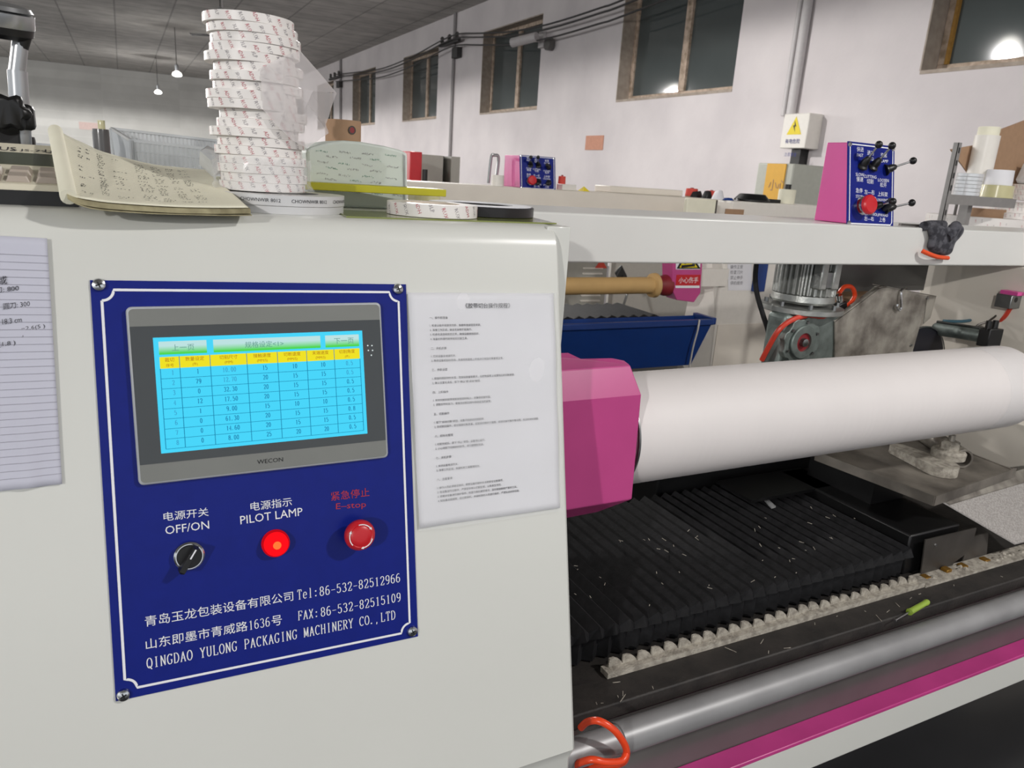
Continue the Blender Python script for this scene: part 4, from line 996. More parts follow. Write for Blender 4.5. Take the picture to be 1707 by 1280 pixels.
ztp = PY(1357, 235, ybk).z
TLp, TRp = PZ(1403, 237, ztp), PZ(1507, 247, ztp); ytp = (TLp.y + TRp.y) / 2
t, P, u, v, n, fp_ = make_control_box(BL, BR, ybk, ztp, BL.x, BR.x, min(ytp, ybk - .05), 'magenta and blue lever control box standing on the near white beam', True)
dA = depth(BL)
def tipat(px_, py_, base, ext):      # lever tip along the picture direction, standing ext in front of the plate
    q = base + n * ext
    return hit(px_, py_, n, q)
for (a, b, x_, y_, ex) in ((.29, .715, 1465, 241, .05), (.51, .715, 1487, 243, .05), (.80, .70, 1522, 268, .03), (.51, .24, 1488, 336, .05), (.80, .225, 1520, 338, .03)):
    lever(t, P(a, b, .003), tipat(x_, y_, P(a, b, .003), ex), .85)
c = P(.28, .245, .003)
eb = MB().lathe([(.022, 0), (.022, .006), (.016, .008), (.016, .02)], c, n, 24).build('stop_button', 'chrome', t)
MB().lathe([(.017, .016), (.0235, .02), (.0235, .027), (.02, .031), (.0001, .032)], c, n, 32).build('mushroom_head', 'red_plastic', eb)
MB().cyl(P(.78, .235, .004), P(.74, .30, .03), .010, n=14).build('toggle', 'black_plastic', t)

# grey bar lying behind the box, glove on it
pb0, pb1 = PZ(1500, 374, ZT + .003), PZ(1560, 378, ZT + .003)
o = MB().bar(pb0, pb1, .014, .006).build('flat_bar', 'bracket_steel'); tag(o, 'short flat steel bar lying on the beam between control box and glove', 'bar')
gv = thing('work_glove', PY(1565, 385, YB), 'dark grey knitted work glove with orange cuff draped over the beam edge', 'glove')
def gl_pts(lst, off): return [PY(x, y, YB - off) for x, y in lst]
outl = [(1537, 375), (1556, 374), (1578, 377), (1581, 383), (1583, 376), (1588, 372), (1596, 373), (1601, 379), (1598, 388), (1590, 398), (1580, 407), (1579, 427), (1562, 426), (1538, 417), (1542, 402), (1545, 393)]
g = MB()
bm = bmesh.new()
ring0 = [PY(x, y, YB - .001) for x, y in outl]; cen = sum(ring0, Vector()) / len(ring0)
ring1 = [cen + (q - cen) * .99 + Vector((0, -.012, 0)) for q in ring0]; ring2 = [cen + (q - cen) * .8 + Vector((0, -.024, 0)) for q in ring0]
g.loft([ring0, ring1, ring2]); o = g.build('palm', 'glove', gv, ang=80)
sb = o.modifiers.new('soft', 'SUBSURF'); sb.levels = 1; sb.render_levels = 2
th_ = [PY(1576, 396, YB - .016), PY(1586, 387, YB - .017), PY(1592, 379, YB - .016), PY(1595, 376, YB - .015)]
MB().tube(spline(th_, 4), [.016] * 4 + [.0155] * 4 + [.014] * 4 + [.008], 14).build('thumb', 'glove', gv)
MB().tube(spline([PY(1540, 377, YB - .002), PY(1552, 375, YB + .01), PY(1572, 375, YB + .03)], 5), .012, 10).build('fingers', 'glove', gv)
MB().tube(spline([PY(1537, 418, YB - .012), PY(1548, 423, YB - .022), PY(1562, 428, YB - .022), PY(1580, 430, YB - .010)], 5), .0055, 8).build('cuff', 'glove_orange', gv)

# ================================================================== THINGS ON TOP OF THE CABINET
# ------------------------------------------------------------------ stack of tape rolls
ST = PY(438, 300, 1.0)                            # stack axis
SX, SY = ST.x, 1.0
z0s = ZT + .0005
DB = .232 / 2
def tape_print(mb, r, z0, h, words, k, ph, tilt, s=.0043):
    """short printed marks bent round the edge of a roll"""
    for i in range(k):
        vs, fs, x0, x1, y0, y1 = text2d(words[i % len(words)], 1)
        a = ph + 2 * PI * i / k; zz = z0 + h * (.28 + .44 * ((i * 7) % 5) / 4)
        ct, st = math.cos(tilt), math.sin(tilt); out = []
        for x, y in vs:
            lx = (x - (x0 + x1) / 2) / (y1 - y0) * s; ly = (y - (y0 + y1) / 2) / (y1 - y0) * s
            X = lx * ct - ly * st; Z = lx * st + ly * ct
            Z = max(-h * .48 - (zz - z0 - h / 2), min(h * .48 - (zz - z0 - h / 2), Z))
            an = a + X / r; out.append(((r + .0003) * math.cos(an), (r + .0003) * math.sin(an), zz + Z))
        mb.add(out, fs)
def make_roll(name, r, h, label, cat='tape roll', group=None, prints=True, k=11, m='tape_white', tilt=-1.2):
    t = thing(name, (0, 0, 0), label, cat, group)
    MB().ringroll((0, 0, 0), (0, 0, 1), r, r * .64, h, 56).build('tape', m, t)
    MB().ringroll((0, 0, 0), (0, 0, 1), r * .639, r * .6, h, 40, .0003).build('core', 'tape_side', t)
    if prints:
        p1, p2 = MB(), MB()
        ps = min(h * .33, .005)
        tape_print(p1, r, 0, h, ['RUX', 'ADH'], k, 0.05, tilt, ps); tape_print(p2, r, 0, h, ['ЯUX', '3LP', 'RUX'], k, 0.05 + PI / k, tilt, ps)
        p1.build('red_print', 'tape_red', t, smooth=False); p2.build('grey_print', 'tape_grey', t, smooth=False)
    return t
RH = .0130
rr_ = px2m(70, PY(428, 200, 1.0))
proto = make_roll('tape_roll', rr_, RH, 'x', group='printed tape rolls in the stack')
offs = [(0, 0), (.002, .001), (-.001, 0), (.001, 0), (-.003, .001), (0, 0), (-.007, -.002), (.0, 0), (.003, .002), (-.008, -.004), (-.009, -.003), (-.002, .002), (-.005, -.003), (-.001, 0), (-.009, .0), (-.004, .001), (-.003, 0), (-.006, -.001), (-.0095, -.001)]
ORD = ['bottom', 'second from the bottom', 'third from the bottom', 'fourth from the bottom', 'fifth from the bottom', 'sixth from the bottom', 'seventh from the bottom', 'eighth from the bottom', 'ninth from the bottom', 'tenth from the bottom', 'ninth from the top', 'eighth from the top', 'seventh from the top', 'sixth from the top', 'fifth from the top', 'fourth from the top', 'third from the top', 'second from the top', 'topmost']
zz = z0s + .023
ztop_target = PY(418, 19, SY - rr_).z
n_rolls = len(offs); step = (ztop_target - zz) / n_rolls
proto_s = step / RH
for i in range(n_rolls):
    o = proto if i == 0 else copy_tree(proto)
    o.location = (SX + offs[i][0] * 1.2, SY + offs[i][1], zz + step * i); o.rotation_euler.z = i * 1.37
    o.scale = (1, 1, proto_s * .993)
    o['label'] = 'white printed tape roll, %s of the tall stack' % ORD[i]
    o['group'] = 'printed tape rolls in the stack'
# crumpled clear wrap round the foot and clear bands on some rolls
o = MB(); rows_ = []
rn = random.Random(2)
for j in range(6):
    row = []
    for i in range(61):
        an = 2 * PI * i / 60; r = rr_ + .004 + .004 * rn.random() + (.004 if j == 0 else 0)
        row.append((SX + r * math.cos(an), SY + r * math.sin(an), z0s + .0235 + .0075 * j + .003 * rn.random()))
    row[-1] = row[0]; rows_.append(row)
o.grid(rows_); o = o.build('shrink_wrap', 'wrap_clear', None, smooth=False); tag(o, 'crumpled clear wrap left around the foot of the tape stack', 'plastic wrap')
# silver film roll the stack stands on
sr = thing('silver_roll', (SX + .018, SY, ZT), 'flat silver edged film roll lettered along its rim, under the tape stack', 'film roll')
rs = px2m(109, PY(434, 330, 1.0))
MB().ringroll((SX + .018, SY, ZT + .0095), (0, 0, 1), rs, .05, .0125, 80).build('upper_band', 'silver_roll', sr)
MB().ringroll((SX + .018, SY, ZT), (0, 0, 1), rs - .001, .05, .0093, 80).build('reflection_band', 'silver_roll', sr)  # thin disc standing in for the roll's reflection on the cabinet top
m = MB()
for k in range(8):
    vs, fs, x0, x1, y0, y1 = text2d('CHOWNWIR 8012'); a = -PI / 2 + .30 + (k - 4) * .72; hh = .0040; sc = hh / (y1 - y0)
    m.add([((SX + .018) + (rs + .0004) * math.cos(a + (x - (x0 + x1) / 2) * sc / rs), SY + (rs + .0004) * math.sin(a + (x - (x0 + x1) / 2) * sc / rs), ZT + .0138 + (y - y0) * sc) for x, y in vs], fs)
m.build('lettering', 'ink', sr, smooth=False)
# hanging film sheet
ya = SY - rr_
FP = {'a': (430, 116, -.001), 'b': (447, 106, -.006), 'c': (475, 93, -.008), 'd': (500, 84, .010), 'e': (514, 102, .024), 'f': (561, 155, .034), 'g': (522, 152, .006), 'h': (470, 140, -.012), 'i': (434, 128, -.004),
      'j': (543, 207, .030), 'k': (512, 172, -.002), 'l': (548, 222, .012), 'm': (512, 247, .010), 'n': (490, 236, -.003), 'o': (465, 214, -.008), 'p': (438, 182, -.004), 'q': (476, 180, -.013)}
FPV = {k: PY(x, y, ya + d) for k, (x, y, d) in FP.items()}
def facets(tris):
    mb = MB()
    for t_ in tris: mb.add([FPV[c_] for c_ in t_], [tuple(range(len(t_)))])
    bm = bmesh.new(); me = bpy.data.meshes.new('t'); me.from_pydata([tuple(v) for v in mb.v], [], mb.f); bm.from_mesh(me); bmesh.ops.remove_doubles(bm, verts=bm.verts, dist=1e-5)
    bmesh.ops.triangulate(bm, faces=bm.faces); bmesh.ops.subdivide_edges(bm, edges=bm.edges, cuts=3, use_grid_fill=True)
    r2 = random.Random(6)
    for v in bm.verts: v.co += Vector((r2.uniform(-1, 1), r2.uniform(-1, 1), r2.uniform(-1, 1))) * .0005
    bm.verts.index_update(); out = MB(); out.add([v.co.copy() for v in bm.verts], [[v.index for v in f.verts] for f in bm.faces]); bm.free(); bpy.data.meshes.remove(me); return out
fs_ = facets(['abhi', 'bch', 'cdgh', 'def', 'dfg']).build('film_sheet', 'film', None, ang=14); tag(fs_, 'milky film sheet draped over the right side of the tape stack', 'film sheet')
o2 = facets(['fjg', 'gjk', 'ghqk', 'ihqp', 'klj', 'kqn', 'knml', 'qpon']).build('lower_fold', 'film', None, ang=14); adopt(o2, fs_)
# crumpled ball of film left of the stack
rn = random.Random(9)
c = PY(355, 268, 1.02)
o = MB().hull([c + Vector((rn.gauss(0, 1), rn.gauss(0, 1), rn.gauss(0, 1))).normalized() * rn.uniform(.014, .021) for _ in range(26)]).build('film_wad', 'shiny_film', smooth=False); tag(o, 'small crumpled shiny wad of film at the left of the tape stack', 'film wad')

# ------------------------------------------------------------------ single rolls and flat things to the right
pa, pb_ = PZ(645, 346, ZT + .002), PZ(797, 352, ZT + .002)
yr_ = .975; cS = PY(721, 345, yr_); rS = px2m(75, cS); xa, xb = cS.x - rS, cS.x + rS
gp = thing('glass_sheet', ((xa + xb) / 2, yr_, ZT), 'dark green edged thin sheet lying under the single tape roll', 'glass sheet')
MB().prism([(xa - .075, .905, ZT), (xb + .10, .915, ZT), (xb + .12, 1.03, ZT), (xa - .06, 1.03, ZT)], (0, 0, .0018)).build('sheet', 'glass_green', gp, smooth=False)
o = make_roll('tape_roll', rS, .0165, 'single white printed tape roll lying beside the black tape roll', k=11)
o.location = ((xa + xb) / 2, yr_, ZT + .0022)
yk2 = 1.02; cK = PY(800, 345, yk2 + .03); rK = px2m(90, cK); xk = cK.x + rK
bk2 = thing('black_tape_roll', (xk - rK, yk2, ZT), 'large flat black tape roll with white side behind the single printed roll', 'tape roll')
zk = ZT + .0022
MB().ringroll((xk - rK, yk2 + .03, zk), (0, 0, 1), rK, .05, .0135, 80).build('tape', 'black_tape', bk2)
MB().ringroll((xk - rK, yk2 + .03, zk + .0136), (0, 0, 1), rK - .004, .05, .0016, 80, .0004).build('liner', 'paper_white', bk2)
# yellow green bar
ysx0, ysx1 = PY(366, 297, 1.09), PY(742, 322, 1.04)
q = MB(); a = Vector((ysx0.x, 1.085, 0)); b = Vector((ysx1.x, 1.035, 0))
zA0, zA1 = PY(525, 317, 1.07).z, PY(525, 305, 1.07).z; zB0, zB1 = PY(742, 328, 1.035).z, PY(742, 316, 1.035).z
q.loft([[(a.x, a.y, zA0), (a.x, a.y, zA1), (a.x, a.y + .05, zA1), (a.x, a.y + .05, zA0)], [(b.x, b.y, zB0), (b.x, b.y, zB1), (b.x, b.y + .05, zB1), (b.x, b.y + .05, zB0)]])
o = q.build('foam_bar', 'yellow_strip', bevel=.001); tag(o, 'long yellow green bar lying in front of the pale printed bundle', 'bar')
# pale printed bundle
yb_ = 1.115
prof_ = [(513, 340), (511, 250), (518, 245), (545, 237), (573, 234), (600, 236), (640, 243), (668, 250), (680, 256), (680, 342)]
bun = thing('printed_bundle', (PY(596, 338, yb_).x, yb_ + .04, ZT), 'pale green bundle wrapped in printed film behind the yellow bar', 'bundle')
pr_ = [PY(x, y, yb_) for x, y in prof_]
for p in (pr_[0], pr_[-1]): p.z = ZT
MB().prism(pr_, (.0, .11, 0)).build('wrapped_block', 'carton_green', bun, bevel=.004, smooth=False)
m, m2 = MB(), MB(); rn = random.Random(4)
for r in range(9):
    for k in range(4):
        x_ = 528 + k * 38 + (r % 2) * 15 + rn.uniform(-3, 3); y_ = 252 + r * 9.5 + k * 2.6
        if x_ > 655 or y_ > 330 or (x_ < 545 and y_ < 250): continue
        A = PY(x_, y_, yb_ - .0006); scribble(m if (r + k) % 3 else m2, A, (1, 0, -.06), (0, 0, 1), px2m(20, A), px2m(3.6, A), (0, -1, 0), 0, k=7, rnd=rn, w=.0006)
m.build('grey_print', 'tape_grey', bun, smooth=False, recalc=False); m2.build('green_print', 'green_print', bun, smooth=False, recalc=False)
MB().prism([PY(x, y, yb_ - .002) for x, y in ((672, 254), (678, 256), (679, 335), (673, 335))], (0, .002, 0)).build('folded_edge', 'wrap_clear', bun, smooth=False)
# cardboard core behind the bundle
yc_ = 1.24; cc = PY(572, 240, yc_); rc = px2m(29, cc); zc1 = PY(572, 199, yc_ - rc).z
co = thing('cardboard_core', (cc.x, yc_, ZT), 'brown cardboard core with a small round hole standing behind the pale bundle', 'cardboard core')
MB().ringroll((cc.x, yc_, ZT), (0, 0, 1), rc, rc * .85, zc1 - ZT, 40).build('tube', 'card', co)
h_ = PY(587, 217, yc_ - rc); an = math.asin((h_.x - cc.x) / rc); hn = Vector((math.sin(an), -math.cos(an), 0))
MB().ringroll(Vector((cc.x, yc_, h_.z)) + hn * rc, hn, .0065, .0045, .001, 20, .0002).build('hole_rim', 'bracket_steel', co)
MB().cyl(Vector((cc.x, yc_, h_.z)) + hn * (rc - .001), Vector((cc.x, yc_, h_.z)) + hn * (rc + .0006), .0045).build('hole', 'core_red', co)
o = make_roll('tan_tape_roll', .03, .016, 'small tan tape roll on the far beam right of the pale bundle', prints=False, m='clear_tape')
p = PY(708, 305, 1.36); o.location = (p.x, 1.36, ZT)

# ------------------------------------------------------------------ notebook
nb = thing('notebook', PZ(260, 340, ZT), 'worn handwritten notebook with curled left spine on the cabinet edge', 'notebook')
bk_pts = spline([PY(90, 213, 1.06), PY(112, 226, 1.065), PY(140, 239, 1.07), PY(175, 254, 1.075), PY(250, 273, 1.085), PY(300, 279, 1.09), PY(343, 283, 1.095)], 6)
ft_pts = spline([PY(112, 322, .855), PY(125, 328, .855), PY(150, 333, .856), PY(190, 338, .857), PY(280, 344, .860), PY(350, 346, .864), PY(414, 346, .87)], 6)
NR = 14
def nbp(i, t):
    a, b = ft_pts[i], bk_pts[i]; p = a + (b - a) * t
    p.z -= .010 * math.sin(PI * t) * (1 - abs(2 * i / (len(bk_pts) - 1) - 1)) * .6; return p
top = [[nbp(i, j / NR) for i in range(len(bk_pts))] for j in range(NR + 1)]
for k, (nm, dz, mm, ex) in enumerate((('top_page', 0, 'paper_cream', 0), ('page_block', -.0014, 'paper_edge', .002), ('back_cover', -.0075, 'paper_edge', .003))):
    sh = 0
    rows_ = [[Vector((p.x + (ex if p.x > .05 else 0), p.y - (ex if j == 0 else 0), max(p.z + dz * (.5 + .5 * min(1, i / 12)), ZT + .0012))) for i, p in enumerate(r)] for j, r in enumerate(top)]
    ob = MB().grid(rows_); tk_ = (.0004, .0048, .0008)[k]
    if k: 
        dn = [[q - Vector((0, 0, min(tk_, max(q.z - ZT - .0004, .0002)))) for q in r] for r in rows_]
        nr_, nc = len(rows_), len(rows_[0]); B = MB(); B.grid(rows_); B.grid(dn)
        rim_ = [(0, c) for c in range(nc)] + [(r, nc - 1) for r in range(1, nr_)] + [(nr_ - 1, c) for c in range(nc - 2, -1, -1)] + [(r, 0) for r in range(nr_ - 2, 0, -1)]
        for a_, b_ in zip(rim_, rim_[1:] + rim_[:1]):
            B.add([rows_[a_[0]][a_[1]], rows_[b_[0]][b_[1]], dn[b_[0]][b_[1]], dn[a_[0]][a_[1]]], [(0, 1, 2, 3)])
        B.build(nm, mm, nb, ang=40)
    else: ob.build(nm, mm, nb, ang=80, solid=.0004)
spn = [(ft_pts[0] + (bk_pts[0] - ft_pts[0]) * t) + Vector((.001, 0, -.0035)) for t in [i / 10 for i in range(11)]]
MB().tube(spn, .0075, 16).build('curled_spine', 'paper_cream', nb)
m = MB(); mr = MB(); rn = random.Random(12)
def nbq(s, t, off=.0007):
    f_ = s * (len(bk_pts) - 1); i = min(int(f_), len(bk_pts) - 2); a = nbp(i, t); b = nbp(i + 1, t)
    return a + (b - a) * (f_ - i) + Vector((0, 0, off))
for k in range(30):
    t = .04 + k * .0315
    pts_ = [nbq(.10 + .88 * i / 20, t, .0006) for i in range(21)]
    for i in range(20):
        d = Vector((0, .0006, .0001)); mr.add([pts_[i], pts_[i + 1], pts_[i + 1] + d, pts_[i] + d], [(0, 1, 2, 3)])
    for s, pr_ in ((.26, .5), (.34, .2), (.44, .8), (.52, .6), (.60, .75), (.66, .75), (.73, .6), (.80, .5)):
        if rn.random() < pr_ and 1 < k < 28:
            o_ = nbq(s, t); u_ = nbq(s + .05, t) - o_; v_ = nbq(s, t + .03) - o_; n_2 = u_.cross(v_); n_2 = n_2 if n_2.z > 0 else -n_2
            scribble(m, o_, u_, v_, u_.length * rn.uniform(.6, 1.1), .0052, n_2, .0003, k=rn.choice((2, 3, 4)), rnd=rn, w=.0007)
mr.build('ruled_lines', 'page_rule', nb, smooth=False, recalc=False); m.build('handwriting', 'ink', nb, smooth=False, recalc=False)

# ------------------------------------------------------------------ calculator
cal = thing('calculator', PZ(30, 330, ZT), 'cream desk calculator with dark display at the left edge behind the notebook', 'calculator')
fy, by = .93, 1.05
def cq(x, y, f): return PY(x, y, fy + (by - fy) * f)
cx0 = -.26; cx1 = PY(128, 300, .98).x
zs = {k: (fy + (by - fy) * f, PY(50, yy, fy + (by - fy) * f).z) for k, yy, f in (('base', 329, 0), ('lip', 316, 0), ('lip2', 307, .03), ('k0', 306, .06), ('k1', 284, .45), ('d0', 276, .55), ('d1', 257, .8), ('top', 241, 1.0))}
zs['base'] = (fy, ZT)
pf = [zs['base'], zs['lip'], zs['lip2'], zs['k0'], zs['k1'], zs['d0'], zs['d1'], zs['top'], (by + .02, zs['top'][1] - .004), (by + .02, ZT)]
MB().prism([(cx0, y, z) for y, z in pf], (cx1 - cx0, 0, 0)).build('body', 'calc_cream', cal, smooth=False, bevel=.0015)
MB().prism([(cx0 - .002, fy - .003, ZT), (cx0 - .002, fy - .003, zs['lip'][1] - .001), (cx0 - .002, fy + .02, zs['lip'][1] - .001), (cx0 - .002, fy + .02, ZT)], (cx1 - cx0 + .004, 0, 0)).build('base_edge', 'black_plastic', cal, smooth=False)
def cface(a, b, off):
    (ya_, za_), (yb2_, zb2_) = zs[a], zs[b]; d = Vector((0, yb2_ - ya_, zb2_ - za_)); nn = Vector((1, 0, 0)).cross(d).normalized()
    if nn.y > 0: nn = -nn
    return Vector((0, ya_, za_)), d, nn
o_, d_, n_3 = cface('d0', 'd1', 0)
MB().prism([Vector((cx0 + .01, 0, 0)) + o_ + n_3 * .0002, Vector((cx1 - .004, 0, 0)) + o_ + n_3 * .0002, Vector((cx1 - .004, 0, 0)) + o_ + d_ + n_3 * .0002, Vector((cx0 + .01, 0, 0)) + o_ + d_ + n_3 * .0002], n_3 * .001).build('display', 'calc_lcd', cal, smooth=False)
o_, d_, n_3 = cface('k0', 'k1', 0)
x_ = cx1 - .012
for k in range(9):
    for r in range(2):
        a = Vector((x_ - .026 * k - .024, 0, 0)) + o_ + d_ * (.05 + .48 * r); b = a + Vector((.022, 0, 0))
        MB().hull([a, b, b + d_ * .42, a + d_ * .42, a + n_3 * .006 + d_ * .06 + Vector((.003, 0, 0)), b + n_3 * .006 + d_ * .06 - Vector((.003, 0, 0)), b + n_3 * .006 + d_ * .36 - Vector((.003, 0, 0)), a + n_3 * .006 + d_ * .36 + Vector((.003, 0, 0))]).build('key', 'calc_key', cal, smooth=False, bevel=.001)
o_, d_, n_3 = cface('d1', 'top', 0)
m = MB(); dn_ = d_.normalized()
p = PY(0, 247, zs['d1'][0] + .01)
for s, xx, hh in (('US', PY(-2, 246, 1.03).x, .0125), ('®', PY(17, 246, 1.03).x, .007), ('JS-793', PY(32, 248, 1.03).x, .0085), ('ULT', PY(74, 250, 1.03).x, .012)):
    put_text(m, s, Vector((xx, 0, 0)) + o_ + d_ * .18, (1, 0, 0), dn_, height=hh * .8, width=hh * .62 * len(s) if len(s) > 1 else None, n=n_3, off=.0006)
m.build('lettering', 'ink', cal, smooth=False)

# ------------------------------------------------------------------ silver stand with round head
ys_ = 1.22
sd = thing('round_head_stand', PY(30, 300, ys_), 'silver pole stand with round head and black clamp at the left edge', 'stand')
def sp2(x, y, dy=0): return PY(x, y, ys_ + dy)
hc = sp2(6, 40); rh = px2m(45, hc)
tl_ = Vector((.06, -.16, 1)).normalized()
MB().lathe([(.004, .030), (rh * .5, .029), (rh * .88, .026), (rh * .97, .021), (rh * .9, .020)], hc - tl_ * .004, tl_, 48).build('cap', 'pole_silver', sd)
MB().lathe([(rh * .9, .019), (rh, .018), (rh, .003), (rh * .97, .001)], hc - tl_ * .004, tl_, 48).build('round_head', 'pole_silver', sd)
MB().lathe([(rh * .98, .002), (rh * .94, -.007), (rh * .7, -.012), (.02, -.013)], hc - tl_ * .004, tl_, 48).build('black_underside', 'black_plastic', sd)
MB().cyl(sp2(38, 56), sp2(34, 80), .011, .009).build('neck', 'black_plastic', sd)
pole = MB().tube([sp2(34, 70), sp2(28, 122)], .0095, 16); pole.build('upper_pole', 'pole_silver', sd)
MB().tube([sp2(29, 118), sp2(37, 246)], .0115, 16).build('lower_pole', 'pole_silver', sd)
p = sp2(37, 246); MB().cyl(p, Vector((p.x, p.y, ZT)), .0115).build('pole_foot', 'pole_silver', sd)
MB().tube([sp2(24, 116, .01), sp2(19, 158, .01)], .004, 10).build('brace_rod', 'pole_silver', sd)
rn = random.Random(21); c = sp2(20, 188, -.02)
kn_ = MB(); ring = []
for i in range(32):
    an = 2 * PI * i / 32; r = .021 + .003 * math.cos(6 * an); ring.append((r * math.cos(an), r * math.sin(an)))
kn_.loft([[c + Vector((a * .95, -.0, b)) for a, b in ring], [c + Vector((a, -.02, b)) for a, b in ring], [c + Vector((a * .75, -.026, b * .75)) for a, b in ring]]).build('clamp_knob', 'black_plastic', sd, ang=50)
MB().box((c.x - .012, c.y - .004, c.z - .02), (c.x + .024, c.y + .024, c.z + .012)).build('clamp_body', 'black_plastic', sd, bevel=.006)
MB().cyl(sp2(12, 200, -.02), sp2(13, 215, -.03), .013, .011).build('clamp_bolt', 'black_plastic', sd)
MB().box((sp2(-60, 0).x, ys_ - .02, ZT), (sp2(10, 0).x, ys_ + .03, PY(0, 185, ys_).z)).build('base_post', 'black_rubber', sd, bevel=.003)
# ------------------------------------------------------------------ ribbed clear basket
ba = thing('ribbed_basket', (.1, 1.3, ZT), 'clear ribbed plastic basket between notebook and tape stack', 'basket')
zb1 = ZT + .062
b0, b1, b2, b3 = PY(186, 214, 1.46), PY(218, 234, 1.22), PY(374, 251, 1.24), PY(374, 236, 1.48)
cor = [b1, b2, b3, b0]
for k in range(4):
    a, b = cor[k], cor[(k + 1) % 4]; L = (b - a).length; nn = max(6, int(L / .0062)); d = (b - a) / nn
    nrm = Vector((d.y, -d.x, 0)).normalized(); w_ = MB(); rows_ = [[], []]
    inset = 0.006
    for i in range(nn * 2 + 1):
        q = a + d * (i / 2) + nrm * (.0016 if i % 2 else 0)
        rows_[0].append(q - Vector((0, 0, .002))); rows_[1].append(Vector((q.x, q.y, ZT + .003)) - nrm * inset)
    w_.grid(rows_); w_.build('ribbed_side', 'basket_clear', ba, smooth=False, solid=.001)
    MB().bar(a, b, .004, .004).build('rim', 'basket_clear', ba)
    MB().bar(a - Vector((0, 0, .014)) - nrm * .001, b - Vector((0, 0, .014)) - nrm * .001, .003, .002).build('rib_band', 'basket_clear', ba)
for q in cor: MB().cyl(Vector((q.x, q.y, ZT)), q, .004, n=10).build('corner_post', 'basket_clear', ba)
MB().prism([Vector((q.x, q.y, ZT + .001)) for q in cor], (0, 0, .002)).build('floor', 'basket_clear', ba)
rn = random.Random(31)
o = MB()
for i in range(40):
    cx_ = PY(270, 272, 1.27); o.bar(cx_ + Vector((rn.uniform(-.03, .03), rn.uniform(0, .04), rn.uniform(-.004, .008))), cx_ + Vector((rn.uniform(-.03, .03), rn.uniform(0, .04), rn.uniform(-.004, .010))), .0012, .0012)
o = o.build('wire_scraps', 'wire', smooth=False); o.location.z = max(o.location.z, ZT + .004); tag(o, 'small heap of dark scraps inside the clear basket', 'scraps', kind='stuff')

# ------------------------------------------------------------------ far end shadowy clutter behind the notebook
p = PY(150, 222, 2.2); 
yz = 3.0
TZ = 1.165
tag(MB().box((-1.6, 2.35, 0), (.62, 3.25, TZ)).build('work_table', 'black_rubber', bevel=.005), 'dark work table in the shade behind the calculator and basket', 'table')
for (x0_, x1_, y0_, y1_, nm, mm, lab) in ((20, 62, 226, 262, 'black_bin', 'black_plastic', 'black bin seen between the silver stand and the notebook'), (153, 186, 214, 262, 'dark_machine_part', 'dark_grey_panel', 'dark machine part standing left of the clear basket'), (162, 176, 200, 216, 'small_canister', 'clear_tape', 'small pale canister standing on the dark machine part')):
    a, b = PY(x0_, y0_, yz), PY(x1_, y1_, yz); hz_ = a.z - (TZ + .0005 if nm != 'small_canister' else b.z)
    o = MB().lathe([(.001, 0), ((b.x - a.x) / 2, 0), ((b.x - a.x) / 2 * 1.02, hz_ * .9), ((b.x - a.x) / 2 * .95, hz_), (.001, hz_)], ((a.x + b.x) / 2, yz, (TZ + .0005) if nm != 'small_canister' else b.z), (0, 0, 1), 20).build(nm, mm); tag(o, lab, nm.split('_')[-1])
rn = random.Random(41); c = PY(80, 232, 2.6); c.z = TZ + .046
o = MB().hull([c + Vector((rn.uniform(-.035, .035), rn.uniform(-.03, .03), rn.uniform(-.05, .05))) for _ in range(24)]).build('crumpled_bag', 'shiny_film', smooth=False); tag(o, 'crumpled shiny bag behind the calculator left of the notebook spine', 'bag')

# ================================================================== THE SECOND MACHINE, ONE AISLE BACK
Y2 = 3.45
xE2 = PY(1206, 440, 3.2).x
tag(MB().box((0.2, Y2, 1.09), (xE2 - .002, Y2 + .3, ZT)).build('gantry_beam', 'cream_paint', bevel=.006), 'cream beam of the second machine behind the near white beam', 'machine beam')
tag(MB().box((0.2, Y2 + .32, 0), (1.0, Y2 + 1.2, ZT - .002)).build('control_cabinet', 'cream_paint', bevel=.02), 'cream control cabinet of the second machine behind the pale bundle', 'machine cabinet')
q = PY(1045, 328, 3.6)
tag(MB().box((PY(1010, 320, 3.6).x, 3.56, ZT + .0005), (PY(1130, 330, 3.6).x, 3.72, ZT + .035)).build('beam_slab', 'cream_paint', bevel=.004), 'low cream slab lying on the second beam', 'slab')
BL, BR = PY(867, 318, Y2 + .02), PY(924, 322, Y2 + .02); BL.z = BR.z = ZT + .0005
t, P, u, v, n, fp_ = make_control_box(BL, BR, Y2 + .22, PY(868, 259, Y2 + .05).z, BL.x, BR.x, Y2 + .05, 'pink and blue lever control box standing on the cream beam of the second machine', False)
for (a, b, x_, y_, ex) in ((.29, .715, 885, 262, .05), (.51, .715, 897, 262, .05), (.80, .70, 912, 275, .05), (.51, .24, 897, 306, .05), (.80, .225, 913, 306, .05)):
    lever(t, P(a, b, .003), tipat(x_, y_, P(a, b, .003), ex), .9)
c = P(.28, .245, .003)
eb = MB().lathe([(.022, 0), (.022, .006), (.016, .008), (.016, .02)], c, n, 20).build('stop_button', 'chrome', t)
MB().lathe([(.017, .016), (.0235, .02), (.0235, .027), (.02, .031), (.0001, .032)], c, n, 24).build('mushroom_head', 'red_plastic', eb)

